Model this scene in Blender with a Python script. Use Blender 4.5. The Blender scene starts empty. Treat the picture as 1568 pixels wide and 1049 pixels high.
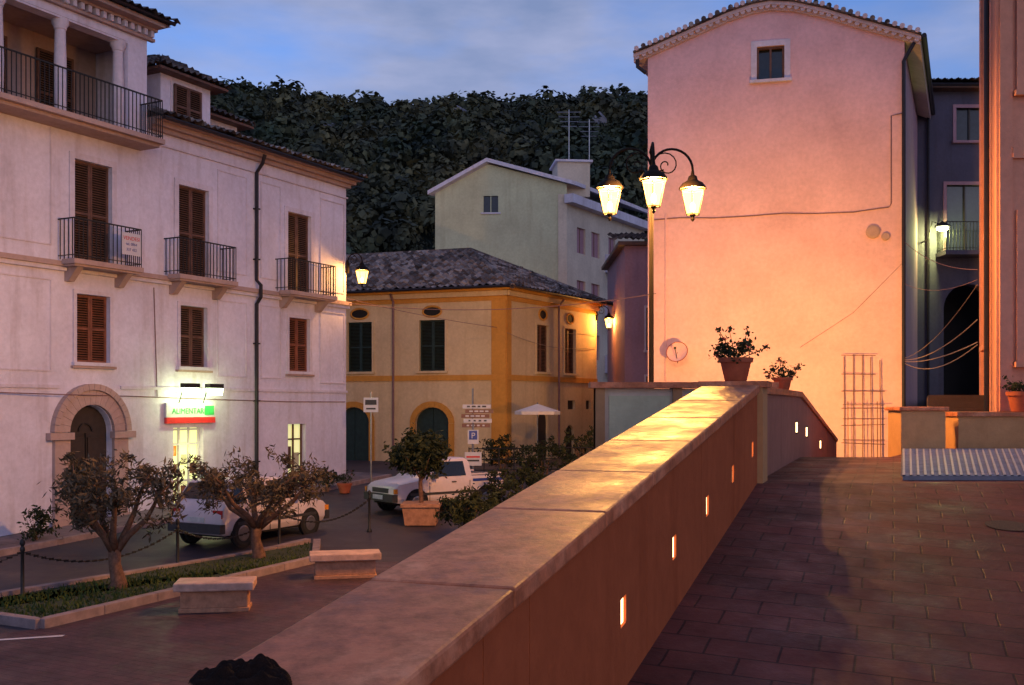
import bpy, bmesh, math, random
import numpy as np
from mathutils import Vector, Matrix, noise
random.seed(7); np.random.seed(7)
scene=bpy.context.scene
EYE=3.2
# ---------------------------------------------------------------- materials
def new_mat(name):
    m=bpy.data.materials.new(name); m.use_nodes=True
    nt=m.node_tree; b=nt.nodes['Principled BSDF']
    return m,nt,b
def N(nt,t,**k):
    n=nt.nodes.new(t)
    for a,v in k.items():
        if a in n.inputs: n.inputs[a].default_value=v
        else: setattr(n,a,v)
    return n
def c4(c): return (c[0],c[1],c[2],1)
def coords(nt,scale=(1,1,1),rot=(0,0,0)):
    tc=N(nt,'ShaderNodeTexCoord'); mp=N(nt,'ShaderNodeMapping')
    mp.inputs['Scale'].default_value=scale; mp.inputs['Rotation'].default_value=rot
    nt.links.new(tc.outputs['Object'],mp.inputs[0]); return mp.outputs[0]
def noise_n(nt,vec,scale,detail=5,rough=.6):
    n=N(nt,'ShaderNodeTexNoise',Scale=scale,Detail=detail,Roughness=rough)
    nt.links.new(vec,n.inputs['Vector']); return n.outputs['Fac']
def ramp(nt,fac,stops):
    r=N(nt,'ShaderNodeValToRGB'); e=r.color_ramp.elements
    while len(e)<len(stops): e.new(.5)
    for i,(p,c) in enumerate(stops):
        e[i].position=p; e[i].color=c4(c) if len(c)==3 else c
    nt.links.new(fac,r.inputs[0]); return r.outputs[0]
def mixc(nt,fac,a,b,mode='MIX'):
    m=N(nt,'ShaderNodeMixRGB',blend_type=mode)
    for i,v in ((0,fac),(1,a),(2,b)):
        if hasattr(v,'is_linked') or hasattr(v,'links'): nt.links.new(v,m.inputs[i])
        else: m.inputs[i].default_value=v if i==0 else c4(v)
    return m.outputs[0]
def bump(nt,b,h,strength=.3,dist=.02):
    n=N(nt,'ShaderNodeBump',Strength=strength,Distance=dist)
    nt.links.new(h,n.inputs['Height']); nt.links.new(n.outputs[0],b.inputs['Normal'])
def plaster(name,col,dirt=(.35,.30,.27),amt=.45,rough=.85,spec=.2):
    m,nt,b=new_mat(name); v=coords(nt); vs=coords(nt,(1.6,1.6,.18))
    n1=noise_n(nt,v,.55,6,.65); n2=noise_n(nt,vs,1.5,5,.6); n3=noise_n(nt,v,9,4,.6)
    dk=[c*d for c,d in zip(col,(.80,.78,.78))]
    c=mixc(nt,ramp(nt,n1,[(.35,(0,0,0)),(.7,(1,1,1))]),col,dk)
    f=ramp(nt,n2,[(.52,(0,0,0)),(.78,(amt,)*3)])
    c=mixc(nt,f,c,[a*b_*1.6 for a,b_ in zip(col,dirt)])
    f2=ramp(nt,n3,[(.3,(.9,)*3),(.7,(1.05,)*3)])
    c=mixc(nt,1,c,f2,'MULTIPLY')
    nt.links.new(c,b.inputs['Base Color']); b.inputs['Roughness'].default_value=rough; b.inputs['Specular IOR Level'].default_value=spec
    bump(nt,b,noise_n(nt,v,22,6,.7),.35,.015); return m
def simple(name,col,rough=.6,metal=0,var=.25,scale=6,bmp=.15,spec=None):
    m,nt,b=new_mat(name); v=coords(nt)
    n=noise_n(nt,v,scale,5,.65)
    c=mixc(nt,ramp(nt,n,[(.3,(0,0,0)),(.7,(1,1,1))]),[x*(1-var) for x in col],[min(1,x*(1+var*.6)) for x in col])
    nt.links.new(c,b.inputs['Base Color']); b.inputs['Roughness'].default_value=rough; b.inputs['Metallic'].default_value=metal
    if spec is not None: b.inputs['Specular IOR Level'].default_value=spec
    if bmp: bump(nt,b,noise_n(nt,v,scale*6,4,.6),bmp,.008)
    return m
def emis(name,col,st):
    m,nt,b=new_mat(name); b.inputs['Base Color'].default_value=c4(col)
    b.inputs['Emission Color'].default_value=c4(col); b.inputs['Emission Strength'].default_value=st; return m
def glassy_lamp(name,col,st):
    m,nt,b=new_mat(name); nt.nodes.remove(b)
    e=N(nt,'ShaderNodeEmission',Strength=st); e.inputs[0].default_value=c4(col)
    t=N(nt,'ShaderNodeBsdfTransparent'); mx=N(nt,'ShaderNodeMixShader'); mx.inputs[0].default_value=.3
    nt.links.new(t.outputs[0],mx.inputs[1]); nt.links.new(e.outputs[0],mx.inputs[2])
    nt.links.new(mx.outputs[0],nt.nodes['Material Output'].inputs[0]); return m

M={}
M['white']=plaster('white_plaster',(.71,.68,.81),amt=.65)
M['whitetrim']=plaster('white_trim',(.67,.62,.72),amt=.7)
M['pink']=plaster('pink_plaster',(.78,.50,.53),amt=.12)
M['pinktrim']=plaster('pink_trim',(.66,.52,.54),amt=.4)
M['yellow']=plaster('yellow_plaster',(.66,.51,.31),amt=.4)
M['orange']=plaster('orange_plaster',(.60,.29,.06),amt=.4)
M['pale']=plaster('pale_plaster',(.58,.58,.38),amt=.4)
M['pale2']=plaster('cream_plaster',(.68,.58,.46),amt=.3)
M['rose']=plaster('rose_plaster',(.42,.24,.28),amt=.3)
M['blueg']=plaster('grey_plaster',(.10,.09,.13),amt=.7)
M['salmon']=plaster('salmon_plaster',(.62,.28,.19),amt=.35)
M['stone']=plaster('portal_stone',(.46,.33,.30),amt=.55)
M['darkstone']=plaster('step_stone',(.08,.06,.06),amt=.5)
M['gwall']=plaster('garden_wall_render',(.32,.155,.12),amt=.6,spec=.1)
M['brown']=simple('brown_shutter_wood',(.14,.07,.05),.6,var=.4,scale=5,spec=.3)
M['orangewood']=simple('window_wood',(.20,.065,.03),.5,var=.4)
M['green']=simple('green_shutter_paint',(.014,.034,.028),.5,var=.4)
M['darkwood']=simple('old_door_wood',(.03,.02,.016),.6,var=.4)
M['iron']=simple('wrought_iron',(.02,.018,.018),.55,metal=.3,var=.3)
M['polemetal']=simple('lamp_post_paint',(.009,.0055,.0045),.7,metal=0,spec=.15)
M['pipe']=simple('downpipe_copper',(.025,.02,.025),.5,metal=.4)
M['glass']=simple('window_glass',(.02,.025,.035),.08,var=.3,bmp=0)
M['dark']=simple('dark_interior',(.010,.008,.008),.9)
M['manhole']=simple('cast_iron_cover',(.035,.02,.02),.75,var=.5,scale=25,bmp=.8,spec=.3)
M['bench']=simple('bench_travertine',(.40,.20,.12),.7,var=.35,scale=8,spec=.2)
M['benchtop']=simple('bench_marble',(.46,.29,.23),.5,var=.35,scale=5,spec=.3)
M['kerb']=simple('kerb_stone',(.26,.19,.19),.7,var=.35,scale=4,spec=.2)
M['terracotta']=simple('terracotta',(.34,.09,.045),.75,var=.3,spec=.2)
M['bark']=simple('olive_bark',(.17,.09,.06),.9,var=.5,scale=14,bmp=.8,spec=.2)
M['carwhite']=simple('white_car_paint',(.62,.54,.58),.28,var=.08,bmp=0)
M['rubber']=simple('tyre_rubber',(.015,.015,.015),.8)
M['bumper']=simple('bumper_plastic',(.035,.035,.038),.6)
M['carglass']=simple('car_glass',(.012,.014,.018),.06,bmp=0)
M['hub']=simple('hubcap',(.3,.3,.32),.35,metal=.8)
M['redl']=simple('tail_light_lens',(.45,.02,.02),.2,bmp=0)
M['orl']=simple('indicator_lens',(.7,.25,.03),.2,bmp=0)
M['plate']=simple('number_plate',(.6,.6,.58),.4,bmp=0)
M['blue']=simple('blue_paint',(.03,.06,.3),.4,bmp=0)
M['signwhite']=simple('sign_white',(.55,.53,.56),.4,var=.08,bmp=0)
M['signbrown']=simple('sign_brown',(.2,.08,.05),.4,bmp=0)
M['red']=simple('red_paint',(.6,.03,.03),.4,bmp=0)
M['greenp']=simple('green_paint',(.04,.4,.1),.4,bmp=0)
M['flower']=simple('geranium_petals',(.5,.04,.05),.6)
M['canvas']=simple('parasol_canvas',(.7,.64,.6),.8,var=.1)
M['steel']=simple('rusty_rod',(.22,.11,.08),.6,metal=.3)
M['cable']=simple('cable_sheath',(.22,.12,.12),.7)
M['rope']=simple('pale_rope',(.30,.22,.19),.8)
M['cloth']=simple('black_cloth_weave',(.014,.008,.007),.95,var=.4,scale=30,bmp=.5,spec=.1)
M['rock']=simple('limestone_rock',(.17,.17,.21),.9,var=.4,scale=.5,bmp=.6)
def foliage(name,a,b_,sc=2.5,tree=None):
    m,nt,b=new_mat(name); v=coords(nt)
    n=noise_n(nt,v,sc,3,.6)
    g=N(nt,'ShaderNodeNewGeometry')
    c=ramp(nt,n,[(.32,a),(.68,b_)])
    c=mixc(nt,1,c,ramp(nt,g.outputs['Random Per Island'],[(0,(.6,.6,.6)),(1,(1.4,1.35,1.3))]),'MULTIPLY')
    if tree: c=mixc(nt,1,c,ramp(nt,noise_n(nt,v,tree,2,.5),[(.36,(.45,.5,.6)),(.64,(1.75,1.6,1.3))]),'MULTIPLY')
    nt.links.new(c,b.inputs['Base Color']); b.inputs['Roughness'].default_value=.8; b.inputs['Specular IOR Level'].default_value=.2
    return m
M['olive']=foliage('olive_leaves',(.05,.042,.028),(.14,.10,.065))
M['leaf']=foliage('shrub_leaves',(.012,.020,.008),(.042,.048,.02),4)
M['wood']=foliage('hazed_hillside_foliage',(.018,.036,.031),(.070,.070,.044),.035,.16)  # bluish distance haze is mixed into these leaf colours
M['grass']=foliage('grass_blades',(.03,.05,.012),(.065,.09,.022),3)
def mk_soil():
    m,nt,b=new_mat('hill_soil'); v=coords(nt)
    c=ramp(nt,noise_n(nt,v,.03,8,.65),[(.35,(.012,.020,.018)),(.6,(.022,.026,.02)),(.75,(.06,.056,.056))])
    nt.links.new(c,b.inputs['Base Color']); b.inputs['Roughness'].default_value=1; b.inputs['Specular IOR Level'].default_value=.1; return m
M['soil']=mk_soil()
def mk_asphalt():
    m,nt,b=new_mat('asphalt'); v=coords(nt)
    n=noise_n(nt,v,.5,7,.65)
    c=ramp(nt,n,[(.3,(.029,.022,.029)),(.7,(.062,.047,.058))])
    c=mixc(nt,1,c,ramp(nt,noise_n(nt,v,60,2,.5),[(.3,(.7,)*3),(.7,(1.25,)*3)]),'MULTIPLY')
    nt.links.new(c,b.inputs['Base Color']); b.inputs['Specular IOR Level'].default_value=.3
    nt.links.new(ramp(nt,n,[(.3,(.45,)*3),(.65,(.8,)*3)]),b.inputs['Roughness'])
    bump(nt,b,noise_n(nt,v,70,3,.6),.3,.006); return m
M['asphalt']=mk_asphalt()
def mk_pave(name,c1,c2,cm,bw,rh,rot,r0,r1,mort=.008,bstr=.6,nstr=1,spec=.2):
    m,nt,b=new_mat(name); v=coords(nt,(1,1,1),(0,0,rot))
    w=N(nt,'ShaderNodeTexNoise',Scale=3.0,Detail=2); nt.links.new(v,w.inputs['Vector'])
    ad=N(nt,'ShaderNodeMixRGB',blend_type='LINEAR_LIGHT'); ad.inputs[0].default_value=.012
    nt.links.new(v,ad.inputs[1]); nt.links.new(w.outputs['Color'],ad.inputs[2])
    br=N(nt,'ShaderNodeTexBrick'); br.inputs['Scale'].default_value=1; br.inputs['Brick Width'].default_value=bw; br.inputs['Row Height'].default_value=rh
    br.inputs['Mortar Size'].default_value=mort; br.inputs['Mortar Smooth'].default_value=.3
    br.inputs['Color1'].default_value=c4(c1); br.inputs['Color2'].default_value=c4(c2); br.inputs['Mortar'].default_value=c4(cm)
    nt.links.new(ad.outputs[0],br.inputs['Vector'])
    n=noise_n(nt,v,.9,8,.72)
    c=mixc(nt,1,br.outputs['Color'],ramp(nt,n,[(.3,(.45,)*3),(.7,(1.4,)*3)]),'MULTIPLY')
    nt.links.new(c,b.inputs['Base Color']); b.inputs['Specular IOR Level'].default_value=spec
    nt.links.new(ramp(nt,noise_n(nt,v,2.3,6,.65),[(.35,(r0,)*3),(.65,(r1,)*3)]),b.inputs['Roughness'])
    inv=N(nt,'ShaderNodeMath',operation='SUBTRACT'); inv.inputs[0].default_value=1; nt.links.new(br.outputs['Fac'],inv.inputs[1])
    a=N(nt,'ShaderNodeMath',operation='MULTIPLY_ADD'); nt.links.new(noise_n(nt,v,14,5,.7),a.inputs[0]); a.inputs[1].default_value=.8*nstr; nt.links.new(inv.outputs[0],a.inputs[2])
    bump(nt,b,a.outputs[0],bstr,.010); return m
M['pave']=mk_pave('terrace_paving',(.135,.037,.031),(.098,.031,.028),(.042,.015,.015),.36,.24,.35,.42,.75,mort=.007,spec=.14)
M['plaza']=mk_pave('plaza_paving',(.075,.034,.040),(.055,.028,.034),(.03,.017,.021),.3,.15,.49,.45,.75,spec=.3)
M['sidewalk']=mk_pave('sidewalk_paving',(.17,.13,.14),(.14,.11,.12),(.08,.06,.07),.6,.6,.49,.5,.75)
def mk_coping():
    m,nt,b=new_mat('coping_stone'); v=coords(nt)
    n=noise_n(nt,v,2.2,9,.72); n2=noise_n(nt,v,10,7,.7)
    c=ramp(nt,n,[(.3,(.30,.085,.035)),(.5,(.50,.17,.085)),(.7,(.60,.27,.16))])
    c=mixc(nt,1,c,ramp(nt,n2,[(.3,(.5,)*3),(.6,(1.1,)*3)]),'MULTIPLY')
    g=N(nt,'ShaderNodeNewGeometry')
    c=mixc(nt,1,c,ramp(nt,g.outputs['Random Per Island'],[(0,(.85,)*3),(1,(1.15,)*3)]),'MULTIPLY')
    nt.links.new(c,b.inputs['Base Color']); b.inputs['Specular IOR Level'].default_value=.16
    nt.links.new(ramp(nt,n,[(.35,(.36,)*3),(.65,(.68,)*3)]),b.inputs['Roughness'])
    bump(nt,b,n2,.5,.008); return m
M['coping']=mk_coping()
M['parapet']=plaster('parapet_render',(.39,.105,.045),amt=.8,rough=.85,spec=.05)
M['parapet2']=plaster('pilaster_render',(.46,.25,.12),amt=.4,rough=.8,spec=.1)
def mk_tile(name,a,b_,c_):
    m,nt,b=new_mat(name); v=coords(nt)
    vo=N(nt,'ShaderNodeTexVoronoi',Scale=3.2); nt.links.new(v,vo.inputs['Vector'])
    c=ramp(nt,vo.outputs['Color'],[(.1,a),(.5,b_),(.9,c_)])
    c=mixc(nt,1,c,ramp(nt,noise_n(nt,v,1.3,6,.7),[(.3,(.5,)*3),(.7,(1.3,)*3)]),'MULTIPLY')
    nt.links.new(c,b.inputs['Base Color']); b.inputs['Roughness'].default_value=.85; return m
M['tile']=mk_tile('old_roof_tiles',(.03,.022,.022),(.12,.09,.085),(.32,.28,.27))
M['tiled']=mk_tile('dark_roof_tiles',(.03,.02,.02),(.06,.04,.04),(.13,.10,.09))
M['lampglow']=glassy_lamp('lantern_glass',(1,.50,.10),14)
M['lampglowB']=emis('lantern_bulb',(1,.70,.32),25)
M['greenglow']=emis('fluorescent_lamp',(1,1,.60),5)
M['shopglow']=emis('shop_floodlight',(.85,1,.60),6)
M['shopin']=emis('lit_shop_interior',(.9,.95,.45),.6)
M['step']=emis('step_light_lens',(1,.66,.30),5)

# ---------------------------------------------------------------- mesh builder
class MB:
    def __init__(s): s.v=[]; s.f=[]; s.m=[]; s.mats=[]
    def mi(s,m):
        m=M[m] if isinstance(m,str) else m
        if m not in s.mats: s.mats.append(m)
        return s.mats.index(m)
    def poly(s,pts,m):
        b=len(s.v); s.v+= [tuple(p) for p in pts]; s.f.append(tuple(range(b,b+len(pts)))); s.m.append(s.mi(m))
    def hexa(s,p,m):
        b=len(s.v); s.v+=[tuple(q) for q in p]; k=s.mi(m)
        for f in ((3,2,1,0),(4,5,6,7),(0,1,5,4),(1,2,6,5),(2,3,7,6),(3,0,4,7)):
            s.f.append(tuple(b+i for i in f)); s.m.append(k)
    def fbox(s,F,s0,s1,z0,z1,d0,d1,m):
        s.hexa([F(s0,z0,d1),F(s1,z0,d1),F(s1,z0,d0),F(s0,z0,d0),F(s0,z1,d1),F(s1,z1,d1),F(s1,z1,d0),F(s0,z1,d0)],m)
    def box(s,c,size,m,rz=0):
        x,y,z=[a/2 for a in size]; ca,sa=math.cos(rz),math.sin(rz)
        def q(a,b,d): return (c[0]+a*ca-b*sa,c[1]+a*sa+b*ca,c[2]+d)
        s.hexa([q(-x,-y,-z),q(x,-y,-z),q(x,y,-z),q(-x,y,-z),q(-x,-y,z),q(x,-y,z),q(x,y,z),q(-x,y,z)],m)
    def tube(s,pts,rad,m,seg=8):
        pts=[Vector(p) for p in pts]; n=len(pts)
        if not hasattr(rad,'__len__'): rad=[rad]*n
        b=len(s.v); k=s.mi(m); prev=None
        for i,p in enumerate(pts):
            t=(pts[min(i+1,n-1)]-pts[max(i-1,0)]); t=t.normalized() if t.length>1e-9 else Vector((0,0,1))
            if prev is None:
                a=t.cross(Vector((0,0,1)))
                if a.length<.05: a=t.cross(Vector((1,0,0)))
                a.normalize()
            else:
                a=prev-t*prev.dot(t); a.normalize()
            prev=a; c=t.cross(a)
            for j in range(seg):
                th=2*math.pi*j/seg
                s.v.append(tuple(p+(a*math.cos(th)+c*math.sin(th))*rad[i]))
        for i in range(n-1):
            for j in range(seg):
                j2=(j+1)%seg
                s.f.append((b+i*seg+j,b+i*seg+j2,b+(i+1)*seg+j2,b+(i+1)*seg+j)); s.m.append(k)
        s.f.append(tuple(b+j for j in range(seg))[::-1]); s.m.append(k)
        s.f.append(tuple(b+(n-1)*seg+j for j in range(seg))); s.m.append(k)
    def lathe(s,c,prof,m,seg=16,ax=None):
        s.tube([(c[0],c[1],c[2]+z) for r,z in prof],[max(r,.001) for r,z in prof],m,seg)
    def build(s,name,parent=None,smooth=False,recalc=True,bevel=0,autosmooth=False):
        me=bpy.data.meshes.new(name); me.from_pydata(s.v,[],s.f)
        for m in s.mats: me.materials.append(m)
        me.polygons.foreach_set('material_index',s.m)
        if smooth: me.polygons.foreach_set('use_smooth',[True]*len(s.f))
        if recalc:
            bm=bmesh.new(); bm.from_mesh(me); bmesh.ops.recalc_face_normals(bm,faces=bm.faces); bm.to_mesh(me); bm.free()
        if autosmooth:
            me.polygons.foreach_set('use_smooth',[True]*len(me.polygons)); me.set_sharp_from_angle(angle=math.radians(38))
        ob=bpy.data.objects.new(name,me); scene.collection.objects.link(ob)
        if parent: ob.parent=parent
        if bevel:
            bv=ob.modifiers.new('bevel','BEVEL'); bv.width=bevel; bv.segments=2; bv.limit_method='ANGLE'
        return ob
def root(name):
    e=bpy.data.objects.new(name,None); scene.collection.objects.link(e); e.empty_display_size=.2; return e
def frame(o,a,n):
    la=math.hypot(*a); a=(a[0]/la,a[1]/la); ln=math.hypot(*n); n=(n[0]/ln,n[1]/ln)
    def F(s,z,d=0): return (o[0]+a[0]*s+n[0]*d,o[1]+a[1]*s+n[1]*d,z)
    return F
def point(name,loc,power,col,r=.06,parent=None):
    l=bpy.data.lights.new(name,'POINT'); l.energy=power; l.color=col; l.shadow_soft_size=r
    o=bpy.data.objects.new(name,l); o.location=loc; scene.collection.objects.link(o)
    if parent: o.parent=parent
    return o

def wall(mb,F,s0,s1,z0,z1,ops,m,rd=.22,d=0):
    S=sorted(set([s0,s1]+[o[0] for o in ops]+[o[1] for o in ops])); Z=sorted(set([z0,z1]+[o[2] for o in ops]+[o[3] for o in ops]))
    S=[x for x in S if s0<=x<=s1]; Z=[z for z in Z if z0<=z<=z1]
    for i in range(len(S)-1):
        for j in range(len(Z)-1):
            cs,cz=(S[i]+S[i+1])/2,(Z[j]+Z[j+1])/2
            if any(o[0]<cs<o[1] and o[2]<cz<o[3] for o in ops): continue
            mb.poly([F(S[i],Z[j],d),F(S[i+1],Z[j],d),F(S[i+1],Z[j+1],d),F(S[i],Z[j+1],d)],m)
    for o in ops:
        a,b,c,e=o[:4]
        mb.poly([F(a,c,d),F(a,e,d),F(a,e,d-rd),F(a,c,d-rd)],m); mb.poly([F(b,c,d),F(b,e,d),F(b,e,d-rd),F(b,c,d-rd)],m)
        mb.poly([F(a,c,d),F(b,c,d),F(b,c,d-rd),F(a,c,d-rd)],m); mb.poly([F(a,e,d),F(b,e,d),F(b,e,d-rd),F(a,e,d-rd)],m)
def arch_fill(mb,F,s0,s1,zs,zt,m,rd=.22,d=0):
    n=14; c=(s0+s1)/2; r=(s1-s0)/2; h=zt-zs-.004
    P=[(c-r*math.cos(math.pi*i/n),zs+h*math.sin(math.pi*i/n)) for i in range(n+1)]
    for i in range(n):
        (a,za),(b,zb)=P[i],P[i+1]
        mb.poly([F(a,za,d),F(b,zb,d),F(b,zt,d),F(a,zt,d)],m)
        mb.poly([F(a,za,d),F(b,zb,d),F(b,zb,d-rd),F(a,za,d-rd)],m)
def arch_ring(mb,F,c,ri,ro,zs,hi,ho,d0,d1,m,n=15):
    for i in range(n):
        g=.004; t0=math.pi*i/n+g; t1=math.pi*(i+1)/n-g
        p=[]
        for d in (d0,d1):
            for (rr,hh,t) in ((ri,hi,t0),(ri,hi,t1),(ro,ho,t1),(ro,ho,t0)):
                p.append(F(c-rr*math.cos(t),zs+hh*math.sin(t),d))
        mb.hexa(p,m)
def shutters(mb,F,s0,s1,z0,z1,m,d=-.12,leafs=2):
    w=(s1-s0)/leafs; st=.06
    for k in range(leafs):
        a=s0+k*w+.004; b=s0+(k+1)*w-.004
        mb.fbox(F,a,a+st,z0,z1,d-.03,d+.02,m); mb.fbox(F,b-st,b,z0,z1,d-.03,d+.02,m)
        zs=[z0,z0+(z1-z0)*.48,z1-st]
        for z in zs: mb.fbox(F,a+st,b-st,z,z+st,d-.03,d+.018,m)
        z=z0+st+.03
        while z<z1-st:
            mb.hexa([F(a+st,z,d+.005),F(b-st,z,d+.005),F(b-st,z+.02,d-.035),F(a+st,z+.02,d-.035),
                     F(a+st,z+.012,d+.01),F(b-st,z+.012,d+.01),F(b-st,z+.034,d-.03),F(a+st,z+.034,d-.03)],m)
            z+=.06
    mb.poly([F(s0,z0,d-.045),F(s1,z0,d-.045),F(s1,z1,d-.045),F(s0,z1,d-.045)],'dark')
def surround(mb,F,s0,s1,z0,z1,w,m,sill=True,d=.035,bottom=False):
    mb.fbox(F,s0-w,s0,z0,z1+w,.001,d,m); mb.fbox(F,s1,s1+w,z0,z1+w,.001,d,m); mb.fbox(F,s0,s1,z1,z1+w,.001,d,m)
    if sill: mb.fbox(F,s0-w-.04,s1+w+.04,z0-.09,z0-.002,.001,.12,m)
def railing(mb,F,s0,s1,z0,h,d,m='iron',step=.12,sides=True,r=.009):
    mb.fbox(F,s0,s1,z0+h,z0+h+.03,d-.025,d+.015,m); mb.fbox(F,s0,s1,z0+.08,z0+.10,d-.012,d+.008,m)
    n=max(2,int((s1-s0)/step))
    for i in range(n+1):
        s=s0+(s1-s0)*i/n; mb.fbox(F,s-r,s+r,z0,z0+h,d-r,d+r,m)
    if sides:
        for s in (s0,s1):
            mb.fbox(F,s-.015,s+.015,z0+h,z0+h+.03,0,d-.026,m); mb.fbox(F,s-.01,s+.01,z0+.08,z0+.1,0,d-.013,m)
            k=int(d/step)
            for i in range(k):
                dd=(i+.5)*d/k; mb.fbox(F,s-r,s+r,z0,z0+h,dd-r,dd+r,m)
def balcony(mb,F,c,w,z,dep,m,h=.95):
    mb.fbox(F,c-w/2,c+w/2,z-.12,z,.18,dep,m); mb.fbox(F,c-w/2+.05,c+w/2-.05,z-.17,z-.122,.18,dep-.06,m)
    for s in (c-w/2+.3,c+w/2-.3):
        mb.hexa([F(s-.09,z-.5,.0),F(s+.09,z-.5,.0),F(s+.09,z-.5,.14),F(s-.09,z-.5,.14),F(s-.09,z-.172,.0),F(s+.09,z-.172,.0),F(s+.09,z-.172,dep*.75),F(s-.09,z-.172,dep*.75)],m)
    railing(mb,F,c-w/2+.04,c+w/2-.04,z,h,dep-.05)
def tiles(mb,A,B,C,D,m='tile',pitch=.24,row=.38,thick=.0):
    A,B,C,D=map(Vector,(A,B,C,D)); e=(B-A); L=e.length; e.normalize()
    nrm=e.cross(D-A if (D-A).length>.01 else C-A); nrm.normalize()
    if nrm.z<0: nrm=-nrm
    up=nrm.cross(e); 
    if up.z<0: up=-up
    xD,yD=(D-A).dot(e),(D-A).dot(up); xC,yC=(C-A).dot(e),(C-A).dot(up)
    def hl(x):
        if x<xD: return yD*x/max(xD,1e-6)
        if x>xC: return yC*(L-x)/max(L-xC,1e-6)
        t=(x-xD)/max(xC-xD,1e-6); return yD+(yC-yD)*t
    per=4; nc=int(L/pitch)*per; H=max(yD,yC); nr=int(H/row)+1
    vs=[]
    for j in range(nr): vs+= [(j*row,.05),((j+1)*row-.02,.0)]
    b=len(mb.v); k=mb.mi(m)
    rnd=[random.uniform(-.03,.03) for _ in range(nc*nr*2+10)]
    for i in range(nc+1):
        x=L*i/nc; h=hl(x)
        for q,(v,o) in enumerate(vs):
            vv=min(v,h); p=A+e*x+up*vv+nrm*(o+.05*(1-math.cos(2*math.pi*i/per))*.9+rnd[(i//per)*nr+q//2])
            mb.v.append(tuple(p))
    nv=len(vs)
    for i in range(nc):
        for q in range(nv-1):
            if vs[q][0]>=max(hl(L*i/nc),hl(L*(i+1)/nc)): continue
            mb.f.append((b+i*nv+q,b+(i+1)*nv+q,b+(i+1)*nv+q+1,b+i*nv+q+1)); mb.m.append(k)
def leaves(mb,c,rad,nclump,nleaf,size,m,cr=.25,elong=1.8,shell=.35):
    for _ in range(nclump):
        u=Vector((random.gauss(0,1),random.gauss(0,1),random.gauss(0,1))).normalized()
        r=random.uniform(shell,1)**.6
        cc=Vector((c[0]+u.x*rad[0]*r,c[1]+u.y*rad[1]*r,c[2]+u.z*rad[2]*r))
        k=random.uniform(.5,1.3)*cr
        for _ in range(nleaf):
            p=cc+Vector((random.gauss(0,.5),random.gauss(0,.5),random.gauss(0,.42)))*k
            a=Vector((random.uniform(-1,1),random.uniform(-1,1),random.uniform(-1,1))).normalized()
            b=a.orthogonal().normalized(); b.rotate(Matrix.Rotation(random.uniform(0,6.3),3,a))
            s=size*random.uniform(.6,1.3)
            mb.poly([p-a*s*elong*.5,p+b*s*.35,p+a*s*elong*.5,p-b*s*.35],m)

# ---------------------------------------------------------------- terrain
def G(y): return 0 if y<22 else (.06*(y-22) if y<36 else .84)
def strip(name,ys,xl,xr,off,m,skirt=0,parent=None,zf=None):
    mb=MB(); zf=zf or (lambda x,y:G(y))
    for i in range(len(ys)-1):
        y0,y1=ys[i],ys[i+1]
        q=[(xl(y0),y0),(xr(y0),y0),(xr(y1),y1),(xl(y1),y1)]
        top=[(x,y,zf(x,y)+off) for x,y in q]
        if skirt: mb.hexa([(x,y,z-skirt) for x,y,z in top]+top,m)
        else: mb.poly(top,m)
    return mb.build(name,parent)
gr=MB()
ys=[-80,0,22,36,95,300,1500]; xs=[-1500,-300,-60,60,300,1500]
for i in range(len(ys)-1):
    for j in range(len(xs)-1):
        gr.poly([(xs[j],ys[i],G(ys[i])),(xs[j+1],ys[i],G(ys[i])),(xs[j+1],ys[i+1],G(ys[i+1])),(xs[j],ys[i+1],G(ys[i+1]))],'asphalt')
gr.build('ground')
def yr(a,b,st=1.0):
    v=[a]; y=a
    while y+st<b: y+=st; v.append(y)
    v.append(b)
    if a<22<b and 22 not in v: v.append(22)
    if a<36<b and 36 not in v: v.append(36)
    return sorted(v)
def kerbline(mb,pts,w,h,m='kerb'):
    for (a,b) in zip(pts[:-1],pts[1:]):
        a=Vector(a);b=Vector(b);n=max(1,int((b-a).length/1.0)); t=(b-a).normalized(); o=Vector((-t.y,t.x))*w/2
        for i in range(n):
            p=a+(b-a)*(i/n)+t*.004; q=a+(b-a)*((i+1)/n)-t*.004
            c=[p-o,q-o,q+o,p+o]
            mb.hexa([(v.x,v.y,G(v.y)-.1) for v in c]+[(v.x,v.y,G(v.y)+h) for v in c],m)
kb=MB(); kerbline(kb,[(-11.9,13.6),(-7.9,15.55),(-6.75,14.95),(-4.0,21.2),(-4.35,23.3)],.16,.14); kerbline(kb,[(-4.55,23.35),(-8.4,17.1),(-14,8.2)],.16,.14)
kb.build('grass_bed_kerb',bevel=.01)
gm=MB(); 
gm.poly([(-11.9,13.7,.06),(-7.9,15.6,.06),(-6.72,15.05,.06),(-4.05,21.2,.06),(-4.4,23.25,.06+G(23.25)),(-8.36,17.1,.06),(-13,9.7,.06)],simple('lawn_soil',(.03,.04,.014),.9,var=.4,scale=3))
for _ in range(16000):
    y=random.uniform(14,23.2); 
    x=random.uniform(-12,-4)
    inside=False; pp=[(-11.9,13.7),(-7.9,15.7),(-6.72,15.2),(-4.15,21.2),(-4.5,23.1),(-8.3,17.0),(-13,9.9)]
    j=len(pp)-1
    for i in range(len(pp)):
        if (pp[i][1]>y)!=(pp[j][1]>y) and x<(pp[j][0]-pp[i][0])*(y-pp[i][1])/(pp[j][1]-pp[i][1])+pp[i][0]: inside=not inside
        j=i
    if not inside: continue
    h=random.uniform(.03,.1); a=random.uniform(0,6.3); dx,dy=math.cos(a)*.02,math.sin(a)*.02; l=random.uniform(-.04,.04)
    z=.06+G(y); gm.poly([(x-dx,y-dy,z),(x+dx,y+dy,z),(x+l,y+l*.5,z+h)],'grass')
gm.build('grass_lawn',recalc=False)
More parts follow.
